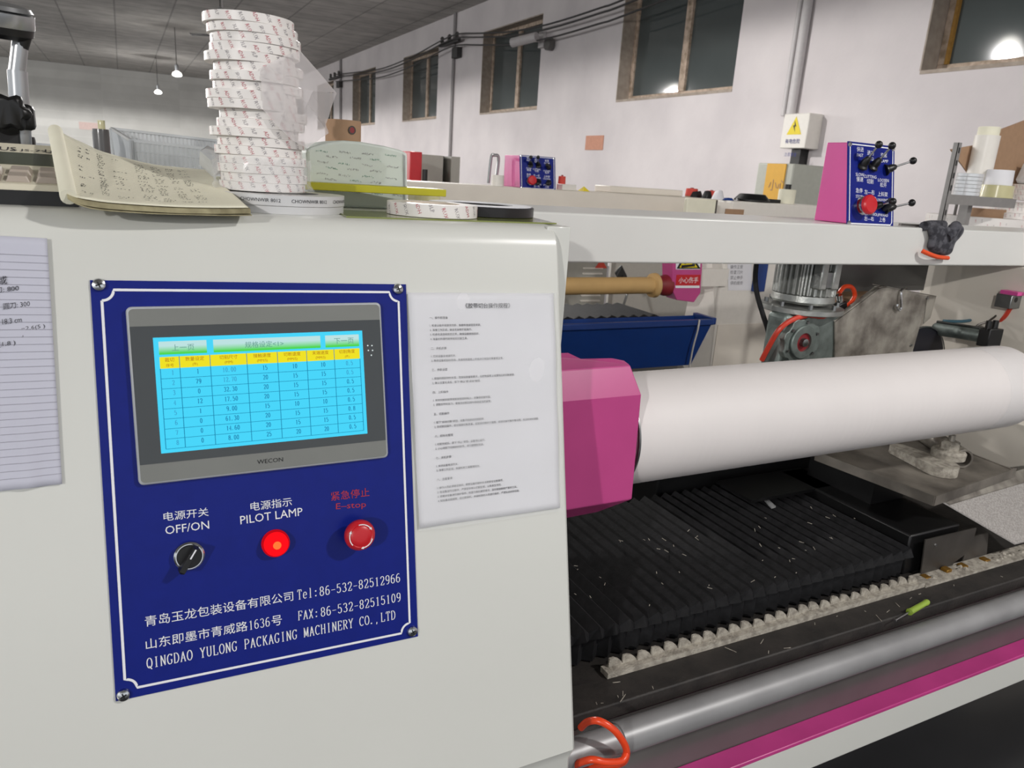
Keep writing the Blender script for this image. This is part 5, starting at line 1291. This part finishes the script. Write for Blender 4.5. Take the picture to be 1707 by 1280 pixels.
def can(x0, x1, y0, y1, yy, nm, mm, lab, cat, zbase=None, r2=None, group=None):
    a, b = PY(x0, y0, yy), PY(x1, y1, yy); r = px2m((x1 - x0) / 2, a); zb_ = b.z if zbase is None else zbase
    o = MB().lathe([(.001, 0), (r, 0), (r * (r2 or 1), a.z - zb_), (r * (r2 or 1) * .45, a.z - zb_), (.001, a.z - zb_ - .003)], ((a.x + b.x) / 2, yy, zb_), (0, 0, 1), 28).build(nm, mm)
    return tag(o, lab, cat, group)
can(819, 840, 291, 316, 3.5, 'paper_roll', 'warm_white', 'small white roll standing left of the second control box', 'roll', ZT + .0005)
hk_ = [PY(815, 288, 3.66), PY(819, 262, 3.66), PY(824, 259, 3.66), PY(831, 264, 3.66), PY(827, 290, 3.66)]
hk_[0].z = hk_[-1].z = ZT + .009
tag(MB().tube(spline(hk_, 6), .008, 8).build('wire_hook', 'steel'), 'bent grey wire hook standing behind the small white roll', 'hook')
a = thing('thread_cone', PY(936, 312, 3.55), 'red thread cone right of the second control box', 'thread cone', 'red thread cones')
def cone(px0, px1, y0, y1, yy, t, zb_=None):
    a_, b_ = PY(px0, y0, yy), PY(px1, y1, yy); r = px2m((px1 - px0) / 2, a_); c = Vector(((a_.x + b_.x) / 2, yy, b_.z if zb_ is None else zb_)); h = a_.z - c.z
    t.location = c
    MB().lathe([(.001, h * .12), (r, h * .12), (r * .92, h * .9), (r * .5, h * .92), (.001, h * .9)], c, (0, 0, 1), 24).build('yarn', 'thread_red', t)
    MB().lathe([(.001, 0), (r * 1.02, 0), (r * .98, h * .13), (.001, h * .13)], c, (0, 0, 1), 24).build('cone_base', 'card', t)
    MB().lathe([(r * .3, h * .9), (r * .26, h), (r * .2, h)], c, (0, 0, 1), 16).build('cone_tip', 'core_red', t)
cone(930, 943, 291, 313, 3.55, a, ZT + .0005)
p = PY(932, 318, 3.5); q = PY(955, 322, 3.5)
tag(MB().box((p.x, 3.47, ZT + .0005), (q.x, 3.53, ZT + .03)).build('white_carton', 'warm_white', bevel=.002), 'small white carton lying right of the red cone on the second beam', 'carton')
p = PY(966, 320, 3.5); q = PY(976, 326, 3.5)
tag(MB().hull([(p.x, 3.46, ZT + .0005), (q.x, 3.46, ZT + .0005), (q.x, 3.52, ZT + .0005), (p.x, 3.52, ZT + .0005), (p.x + .005, 3.47, ZT + .025), (q.x - .01, 3.5, ZT + .022)]).build('tape_scrap', 'sign_yellow'), 'tiny yellow green scrap on the second beam', 'scrap')

# log core, chuck, signs, tray and bellows under the second beam
yc2 = 3.18
cor = thing('bare_core', PY(1000, 476, yc2), 'bare tan cardboard core clamped in the second machine', 'cardboard core')
zc_ = PY(1040, 476, yc2).z; rc_ = px2m(14, PY(1040, 476, yc2))
MB().ringroll((1.1, yc2, zc_), (1, 0, 0), rc_, rc_ * .8, PY(1086, 476, yc2).x - 1.1, 40).build('tube', 'core_card', cor)
xq = PY(1084, 476, yc2).x
MB().lathe([(rc_ * .9, 0), (rc_ * 1.45, .01), (rc_ * 1.5, .03), (rc_ * .9, .03)], (xq, yc2, zc_), (1, 0, 0), 40).build('flared_rim', 'core_card', cor)
ck2 = thing('chuck_cover', PY(1140, 500, yc2), 'magenta chuck cover with warning stickers at the right end of the tan core', 'machine cover')
MB().lathe([(rc_ * 1.0, 0), (rc_ * 1.05, .02), (rc_ * 1.3, .06), (rc_ * 1.3, .085)], (xq + .031, yc2, zc_), (1, 0, 0), 32).build('red_chuck', 'core_red', ck2)
yk_ = yc2 - .05
def f2(x, y, o=0.0): return PY(x, y, yk_ - o)
pr_ = [f2(1121, 425), f2(1172, 425), f2(1168, 488), f2(1157, 504), f2(1128, 500), f2(1121, 484)]
MB().prism(pr_, (.0, .09, 0)).build('cover_shell', 'pink_paint', ck2, smooth=False, bevel=.004)
MB().prism([f2(1127, 428, .002), f2(1168, 428, .002), f2(1167, 449, .002), f2(1127, 449, .002)], (0, .002, 0)).build('warning_sticker', 'print_white', ck2, smooth=False)
MB().prism([f2(1146, 414, .003), f2(1168, 448, .003), f2(1128, 448, .003)], (0, .001, 0)).build('black_triangle', 'black_plastic', ck2, smooth=False)
MB().prism([f2(1146, 421, .004), f2(1163, 446, .004), f2(1133, 446, .004)], (0, .001, 0)).build('yellow_triangle', 'sign_yellow', ck2, smooth=False)
m = MB(); A = f2(1140, 443, .0045); m.cyl(f2(1142, 437, .0045), f2(1142, 437, .0055), px2m(3, A)); m.bar(f2(1136, 444, .005), f2(1158, 442, .005), .004, .012); m.cyl(f2(1155, 439, .0045), f2(1155, 439, .0055), px2m(3.4, A))
m.build('hand_hazard_mark', 'black_plastic', ck2, smooth=False)
st = MB().prism([f2(1128, 458, .002), f2(1168, 458, .002), f2(1166, 480, .002), f2(1126, 480, .002)], (0, .002, 0)).build('red_sticker', 'red_plastic', ck2, smooth=False)
m = MB(); A = f2(1131, 472, .0028); put_text(m, '小心伤手', A, (1, 0, 0), (0, 0, 1), width=px2m(33 / .8, A), height=px2m(10, A)); m.build('sticker_lettering', 'print_white', st, smooth=False)
MB().prism([f2(1126, 476, .0025), f2(1166, 476, .0025), f2(1166, 480, .0025), f2(1126, 480, .0025)], (0, .001, 0)).build('sticker_band', 'print_white', st, smooth=False)
# right end cabinet
yE = 3.2
xE = PY(1206, 440, yE).x; yEb = PX(1166, 440, xE).y; xEr = PY(1375, 400, yE).x; yEb2 = PX(1138, 340, xE).y
ec = thing('end_cabinet', (xE + .5, yE + .5, 0), 'cream right end cabinet of the second machine seen between magenta cover and motor', 'machine cabinet')
MB().loft([[(xE + .02, yE, 0), (xE, yE, .55), (xE, yE, ZT), (xE, yEb, ZT), (xE, yEb, .55), (xE - .12, yEb - .05, .30), (xE - .02, yE + .2, 0)], [(xEr, yE, 0), (xEr, yE, .55), (xEr, yE, ZT), (xEr, yEb, ZT), (xEr, yEb, .55), (xEr, yEb, .3), (xEr, yE + .2, 0)]]).build('housing', 'warm_white', ec, bevel=.01, smooth=False)
MB().box((xE + .02, yE - .004, 0.12), (xEr, yE - .0005, PY(1230, 540, yE).z)).build('lower_door', 'cream_paint', ec)
MB().box((f2(1160, 470).x, yc2 + .0, f2(1160, 480).z), (xE + .03, yc2 + .035, f2(1160, 450).z)).build('chuck_arm', 'warm_white', ec)
MB().box((xE, yEb, 1.0), (xEr, yEb2, ZT)).build('top_box', 'warm_white', ec)
lb = MB().prism([PY(*q, yE - .002) for q in ((1213, 440), (1253, 440), (1252, 484), (1214, 484))], (0, .0015, 0)); lb = lb.build('paper_label', 'paper_white', ec, smooth=False)
m = MB()
for k, s in enumerate(('操作注意', '检查刀片', '禁止伸手', '停机维修')): A = PY(1217, 448 + k * 9, yE - .0028); put_text(m, s, A, (1, 0, 0), (0, 0, 1), width=px2m(22 / .8, A))
m.build('label_lettering', 'ink_faint', lb, smooth=False)
MB().box((PY(1258, 440, yE).x, yE - .03, PY(1258, 485, yE).z), (PY(1275, 440, yE).x, yE - .0005, ZT - .1)).build('blue_bracket', 'tray_blue', ec, bevel=.003)
# blue tray
yt = 2.86
bt = thing('blue_tray', PY(1050, 570, yt), 'long blue plastic catch tray on the front of the second machine', 'tray')
pA, pB = PY(940, 539, yt), PY(1188, 537, yt); zt2 = (pA.z + pB.z) / 2; zb2 = PY(1080, 612, yt + .05).z
xl_, xr_ = 1.0, PY(1188, 537, yt).x; xrb = PY(1150, 612, yt + .05).x
sl_ = MB()
o_ = [(xl_, yt, zt2), (xr_, yt, zt2), (xr_, yt + .13, zt2), (xl_, yt + .13, zt2)]
i_ = [(xl_, yt + .05, zb2), (xrb, yt + .05, zb2), (xrb, yt + .10, zb2), (xl_, yt + .10, zb2)]
sl_.loft([i_, o_], True, False); sl_.add(i_, [(0, 1, 2, 3)]); sl_.build('tub', 'tray_blue', bt, smooth=False, solid=.006)
MB().bar((xl_, yt, zt2 - .008), (xr_, yt, zt2 - .008), .022, .03).build('front_rim', 'tray_blue', bt, bevel=.004)
MB().bar((xr_, yt - .01, zt2 - .004), (xr_, yt + .14, zt2 - .004), .03, .035).build('end_rim', 'tray_blue', bt, bevel=.004)
for xb_2 in (1.4, 2.4): MB().box((xb_2, yt + .11, zt2 - .2), (xb_2 + .04, 3.021, zt2 - .16)).build('hanger', 'steel', bt)
o = MB().tube(spline([PY(1166, 533, yt - .017), PY(1163, 550, yt - .014), PY(1155, 580, yt + .0), PY(1149, 612, yt + .02)], 5), .0045, 8).build('cord', 'warm_white'); tag(o, 'white cord hanging over the end of the blue tray', 'cord')
b2 = thing('bellows_cover', (1.8, 3.3, .5), 'low black bellows edge behind the blue tray', 'bellows cover')
zl_ = PY(1040, 525, 3.06).z
bellows(1.0, PY(1090, 530, 3.1).x, 3.04, 3.4, zt2 - .1, zl_, 22, .012, 'bellows_black', b2)
tag(MB().box((.9, 3.02, .0), (xE - .75, 3.44, zt2 - .1)).build('machine_bed', 'dark_bed'), 'dark bed of the second machine behind the blue tray', 'machine bed')
# backdrop things under the beam of the second machine
yv = 4.6
lv = thing('louvred_cabinet', PY(980, 500, yv), 'grey cabinet with louvres behind the tan core', 'cabinet')
p, q = PY(930, 436, yv), PY(1014, 436, yv)
MB().box((p.x, yv, 0), (q.x, yv + .5, 1.05)).build('body', 'grey_cabinet', lv, bevel=.006)
m_ = MB()
for k in range(10):
    zz_ = PY(985, 447 + k * 9, yv).z; MB().obox((PY(988, 447, yv).x, yv - .004, zz_), ((1, 0, 0), (0, 1, .6), (0, -.6, 1)), (.085, .010, .003)).build('louvre', 'warm_white', lv)
MB().prism([PY(*w_, yv - .006) for w_ in ((992, 447), (1012, 447), (1003, 432))], (0, .004, 0)).build('orange_triangle', 'hose_red', lv, smooth=False)
wp_ = thing('partition_sheet', PY(1080, 500, 4.9), 'white sheet panel behind the magenta cover of the second machine', 'panel')
p, q = PY(1020, 436, 4.9), PY(1180, 436, 4.9); MB().box((p.x, 4.9, 0.0), (q.x, 4.93, 1.08)).build('sheet', 'warm_white', wp_)
lk2 = thing('clamp_lever', PY(1040, 480, 3.9), 'black clamp lever with thin rod above the black bellows edge', 'lever')
p = PY(1037, 455, 3.9); MB().hull([p + Vector((a, b, c)) for a, b, c in ((-.04, 0, -.03), (.05, 0, -.03), (.03, .03, .02), (-.01, 0, .05), (.01, .03, .05), (-.04, .03, 0))]).build('clamp', 'black_plastic', lk2, bevel=.006)
MB().cyl(PY(1046, 488, 3.9), Vector((PY(1033, 530, 3.9).x - .1, 3.9, 0)), .008).build('rod', 'steel', lk2); MB().cyl(PY(1037, 460, 3.9), PY(1046, 490, 3.9), .010).build('stem', 'black_plastic', lk2)

# things on the end cabinet of the second machine
zc2 = ZT + .0005
ct_ = thing('cream_case', PY(1170, 350, yE - .05), 'small cream case hung in front of the end cabinet top', 'case')
p, q = PY(1146, 338, yE - .03), PY(1193, 363, yE - .03); MB().box((p.x, yE - .03, q.z - .02), (q.x, yE - .001, ZT + .003)).build('body', 'paper_cream', ct_, bevel=.006)
MB().box((q.x - .012, yE - .034, q.z - .02), (q.x - .004, yE - .03, ZT)).build('seam', 'bracket_steel', ct_)
p, q = PY(1211, 348, yE - .01), PY(1239, 364, yE - .01); tag(MB().box((p.x, yE - .008, q.z), (q.x, yE - .0005, p.z)).build('nameplate', 'card'), 'tan nameplate on the grey front of the end cabinet', 'plate')
for (x0_, x1_, y0_, y1_, yy, lab) in ((1142, 1163, 312, 336, PX(1153, 335, xE + .06).y, 'taller red thread cone on the end cabinet, left of the black clutter'), (1176, 1195, 316, 331, PX(1186, 335, xE + .12).y, 'shorter red thread cone on the end cabinet, behind the black clutter')):
    t = thing('thread_cone', (0, 0, 0), lab, 'thread cone', 'red thread cones'); cone(x0_, x1_, y0_, y1_, yy, t, zc2)
rn = random.Random(51)
for (x_, y_, w_, h_, nm, mm, lab) in ((1160, 334, .05, .03, 'black_pouch', 'black_rubber', 'black pouch between the two red thread cones'), (1178, 330, .035, .035, 'black_clip', 'black_plastic', 'black clip in front of the shorter red cone'), (1196, 336, .045, .04, 'white_wad', 'paper_white', 'white paper wad right of the shorter red cone'), (1213, 338, .04, .012, 'blue_rag', 'tray_blue', 'small dark blue rag right of the white wad'), (1231, 338, .012, .012, 'black_nut', 'black_plastic', 'tiny black nut right of the blue rag')):
    c = PX(x_, y_, xE + .06) if x_ < 1200 else PY(x_, y_, 3.27); c.z = zc2
    tag(MB().hull([c + Vector((w_ * math.cos(a) * rn.uniform(.8, 1), .03 * math.sin(a), 0)) for a in [i * PI / 4 for i in range(8)]] + [c + Vector((w_ * .6 * math.cos(a), .02 * math.sin(a), h_ * rn.uniform(.7, 1.3))) for a in [i * PI / 3 for i in range(6)]]).build(nm, mm), lab, nm.split('_')[1])
p, q = PY(1238, 336, 3.26), PY(1292, 343, 3.26)
tr2 = thing('black_dish', ((p.x + q.x) / 2, 3.3, zc2), 'shallow black oval dish left of the white roll', 'dish')
c = Vector(((p.x + q.x) / 2 - .02, 3.30, zc2)); r = (q.x - p.x) / 2 * .8
MB().lathe([(r * .7, 0), (r, .004), (r, .010), (r * .72, .040), (r * .62, .042), (r * .55, .012), (.001, .010)], c, (0, 0, 1), 32).build('bowl', 'black_plastic', tr2)
MB().box((c.x + r * .6, 3.25, zc2), (q.x + .03, 3.33, zc2 + .02)).build('tab', 'black_plastic', tr2, bevel=.004)
a, b = PY(1297, 306, 3.26), PY(1325, 349, 3.26)
wr = thing('white_roll', ((a.x + b.x) / 2, 3.26, zc2), 'upright white film roll beside the magenta control box', 'roll')
r = px2m(14, a); MB().lathe([(.001, 0), (r, 0), (r, a.z - zc2 - .03), (r * .9, a.z - zc2 - .028), (.001, a.z - zc2 - .03)], ((a.x + b.x) / 2, 3.26, zc2), (0, 0, 1), 32).build('film', 'paper_cream', wr)
MB().cyl(((a.x + b.x) / 2, 3.26, a.z - .032), ((a.x + b.x) / 2, 3.26, a.z), .018).build('plug', 'black_plastic', wr)
# grey electrical cabinet with yellow board
XE = 4.3
p = PX(1264, 272, XE); q = PX(1314, 335, XE)
el = thing('electrical_cabinet', (XE + .2, (p.y + q.y) / 2, 0), 'grey electrical cabinet with a tall yellow board on its side', 'electrical cabinet')
ztp2 = PX(1290, 272, XE).z
MB().box((XE, q.y, 0), (XE + .34, p.y, ztp2)).build('body', 'metal_box_grey', el, bevel=.01)
p2 = PX(1277, 272, XE); q2 = PX(1308, 335, XE)
ybd = MB().box((XE - .01, PX(1308, 300, XE).y, ztp2 - .55), (XE - .0005, PX(1277, 300, XE).y, ztp2 - .003)).build('yellow_board', 'yellow_sign', el)
m = MB(); c = PX(1294, 318, XE - .011); put_text(m, '小心', c, (0, -1, 0), (0, 0, 1), width=.17, n=(-1, 0, 0), align='c'); m.build('board_lettering', 'card', ybd, smooth=False)
# boxes at the far left of the second machine
yb3 = 4.75
a, b = PY(684, 252, yb3), PY(703, 292, yb3)
tag(MB().box((a.x, yb3, ZT - .05), (b.x, yb3 + .25, a.z)).build('red_box', 'red_plastic', bevel=.006), 'upright red box right of the pale bundle', 'box')
gb_ = thing('grey_cabinet', PY(735, 290, yb3 + .6), 'grey cabinet with an open dark bay behind the red box', 'cabinet')
a, b, c, d = PY(703, 257, 5.3), PY(738, 292, 5.3), PY(753, 257, 5.3), PY(766, 292, 5.3)
MB().box((a.x - .1, 5.3, 0), (b.x, 5.8, a.z)).build('left_door', 'grey_cabinet', gb_); MB().box((c.x, 5.3, 0), (d.x, 5.8, a.z)).build('right_door', 'grey_cabinet', gb_)
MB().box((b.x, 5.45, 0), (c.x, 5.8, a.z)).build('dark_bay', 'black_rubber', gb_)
tag(MB().box((PY(640, 300, 4.7).x, 4.7, 0), (PY(740, 300, 4.7).x, 5.2, ZT - .052)).build('workbench', 'cream_paint', bevel=.01), 'cream bench under the upright red box', 'bench')
can(704, 713, 282, 292, 4.73, 'dark_jar', 'black_plastic', 'small dark jar beside the upright red box', 'jar', ZT - .051)

# ================================================================== SHELF RACK AT THE RIGHT
ysr = 2.05
rk = thing('shelf_rack', PY(1640, 340, ysr), 'grey slotted-angle shelf rack holding film and tape at the right edge', 'shelf rack')
xu = PY(1588, 300, ysr).x; zut = PY(1603, 238, ysr).z; zsh = PY(1640, 328, ysr).z; zlo = PY(1640, 388, ysr).z
xend = xu + 1.0; xbl = PY(1597, 325, ysr + .256).x
up_ = MB(); up_.box((xu - .011, ysr, 0), (xu + .011, ysr + .003, zut)); up_.box((xu - .011, ysr, 0), (xu - .009, ysr + .022, zut)); up_.build('upright', 'shelf_grey', rk)
m = MB()
k = zut - .03
while k > 1.15: m.box((xu - .004, ysr - .0012, k - .011), (xu + .004, ysr - .0002, k + .011)); k -= .05
m.build('slots', 'black_plastic', rk, smooth=False)
u2 = MB(); u2.box((xend - .018, ysr, 0), (xend + .018, ysr + .003, zut)); u2.build('upright', 'shelf_grey', rk)
u2 = MB(); u2.box((xend + .18, ysr + .257, 0), (xend + .202, ysr + .26, zut)); u2.build('upright', 'shelf_grey', rk)
u2 = MB(); u2.box((xbl, ysr + .257, 0), (xbl + .02, ysr + .26, zsh + .02)); u2.build('upright', 'shelf_grey', rk)
xs_ = PY(1694, 332, ysr).x
for (z_, xe_) in ((zsh, xs_), (zlo, xend)):
    MB().prism([(xu - .011, ysr + .004, z_), (xe_, ysr + .004, z_), (xe_ + .22, ysr + .256, z_), (xbl, ysr + .256, z_)], (0, 0, -.003)).build('shelf', 'shelf_grey', rk); MB().box((xu - .011, ysr - .002, z_ - .04), (xe_, ysr + .003, z_)).build('shelf_lip', 'shelf_grey', rk)
MB().box((xs_ - .25, ysr + .05, zlo), (xs_ - .22, ysr + .09, zsh - .003)).build('shelf_leg', 'shelf_grey', rk)
def rackroll(x0, x1, y0, y1, yy, nm, parts, lab, cat, zb_):
    a, b = PY(x0, (y0 + y1) / 2, yy), PY(x1, (y0 + y1) / 2, yy); r = px2m((x1 - x0) / 2, a); c = Vector(((a.x + b.x) / 2, yy, zb_)); h = PY((x0 + x1) / 2, y0, yy).z - zb_
    t = thing(nm, c, lab, cat)
    for (pn, mm, r0, r1, h0, h1) in parts:
        MB().lathe([(.001, h * h0), (r * r0 - .001, h * h0), (r * r0, h * h0 + .001), (r * r1, h * h1 - .001), (r * r1 - .001, h * h1), (.001, h * h1)], c, (0, 0, 1), 36).build(pn, mm, t)
    return t
rackroll(1618, 1656, 210, 327, ysr + .16, 'stretch_film_roll', (('film', 'warm_white', 1, 1, 0, .88), ('core', 'paper_cream', .86, .86, .88, 1)), 'tall white stretch film roll standing on the rack shelf', 'film roll', zsh + .0005)
t = rackroll(1593, 1634, 289, 327, ysr + .055, 'shiny_tape_roll', (('tape', 'shiny_film', 1, 1, 0, .16), ('tape', 'shiny_film', .98, .98, .17, .33), ('tape', 'shiny_film', 1, 1, .34, .5), ('tape', 'shiny_film', .98, .98, .51, .67), ('tape', 'shiny_film', 1, 1, .68, .84), ('tape', 'shiny_film', .98, .98, .85, 1)), 'stack of shiny silver tape at the left end of the rack shelf', 'tape roll', zsh + .0005)
rackroll(1637, 1690, 283, 326, ysr + .07, 'clear_tape_stack', (('lower_roll', 'clear_tape', 1, .96, 0, .45), ('upper_roll', 'paper_white', .8, .76, .45, 1)), 'two tape rolls stacked on the shelf, white above yellowish clear', 'tape roll', zsh + .0005)
yx = ysr + .235
bx = thing('cardboard_box', PY(1680, 300, yx), 'open brown cardboard box behind the rolls on the rack', 'box')
pz_ = [PY(*q, yx) for q in ((1612, 262), (1588, 252), (1650, 240), (1670, 212), (1720, 196), (1730, 330), (1630, 330))]
MB().prism([PY(*q, yx) for q in ((1622, 248), (1656, 242), (1672, 215), (1722, 196), (1735, 329), (1618, 329))], (0, .012, 0)).build('rear_flap', 'card', bx, smooth=False)
MB().prism([PY(*q, yx - .03) for q in ((1585, 249), (1624, 242), (1616, 292))], (0, .006, 0)).build('side_flap', 'card', bx, smooth=False)
MB().box((PY(1618, 330, yx).x, yx, zsh + .001), (PY(1735, 330, yx).x, yx + .02, zsh + .02)).build('bottom', 'card', bx)
MB().cyl((PY(1650, 0, ysr).x + .0, ysr + .2, zsh - .02 - .14), (PY(1650, 0, ysr).x + .0, ysr + .3, zsh - .02 - .14), .10, n=32)
o = MB().ringroll((PY(1658, 350, ysr + .2).x, ysr + .24, zlo + .0006), (0, 0, 1), .085, .07, zsh - zlo - .05, 40).build('cardboard_core', 'card'); tag(o, 'brown cardboard core standing under the rack shelf', 'cardboard core')
# printed rolls on the lower rack shelf and on the upper shelf
xg = PY(1655, 370, ysr + .02)
lay = [(1582, 1760, 366, 388, .0), (1640, 1760, 354, 367, .03), (1650, 1760, 343, 355, .03), (1668, 1770, 333, 344, .04)]
zcur = zlo + .0008
for k, (x0, x1, y0, y1, dy) in enumerate(lay):
    yy = ysr + .14 + dy; a, b = PY(x0, (y0 + y1) / 2, yy), PY(x1, (y0 + y1) / 2, yy); r = px2m((x1 - x0) / 2, a); h = max(.02, PY(1660, y0, yy - r).z - zcur)
    o = make_roll('printed_tape_roll', r, h, 'large printed tape roll on the lower rack shelf, %s of four' % ['bottom', 'second from the bottom', 'third from the bottom', 'topmost'][k], group='printed rolls on the rack', k=30, tilt=-PI / 2 + .1)
    o.location = ((a.x + b.x) / 2, ysr + .02 + r if k == 0 else yy + .02, zcur); zcur += h + .0005
rn = random.Random(77); zcur = zsh + .0006
for k in range(3):
    yy = ysr + .16; a, b = PY(1682, 320, yy), PY(1760, 320, yy); r = px2m(39, a)
    o = make_roll('printed_tape_roll', r * (1 - .05 * k), .024, 'printed tape roll at the right end of the upper rack shelf, %s' % ['lowest', 'middle', 'uppermost'][k], group='printed rolls on the upper rack shelf', k=20)
    o.location = ((a.x + b.x) / 2, yy, zcur); zcur += .0248
c = Vector((o.location.x, o.location.y, zcur))
o = MB().hull([c + Vector((rn.uniform(-.07, .07), rn.uniform(-.06, .06), rn.uniform(0, .10))) for _ in range(34)] + [c + Vector((.05 * math.cos(a_), .05 * math.sin(a_), .0005)) for a_ in range(6)]).build('film_bag', 'shiny_film', smooth=False); tag(o, 'crumpled shiny film bag on top of the printed rolls at the right edge', 'bag')
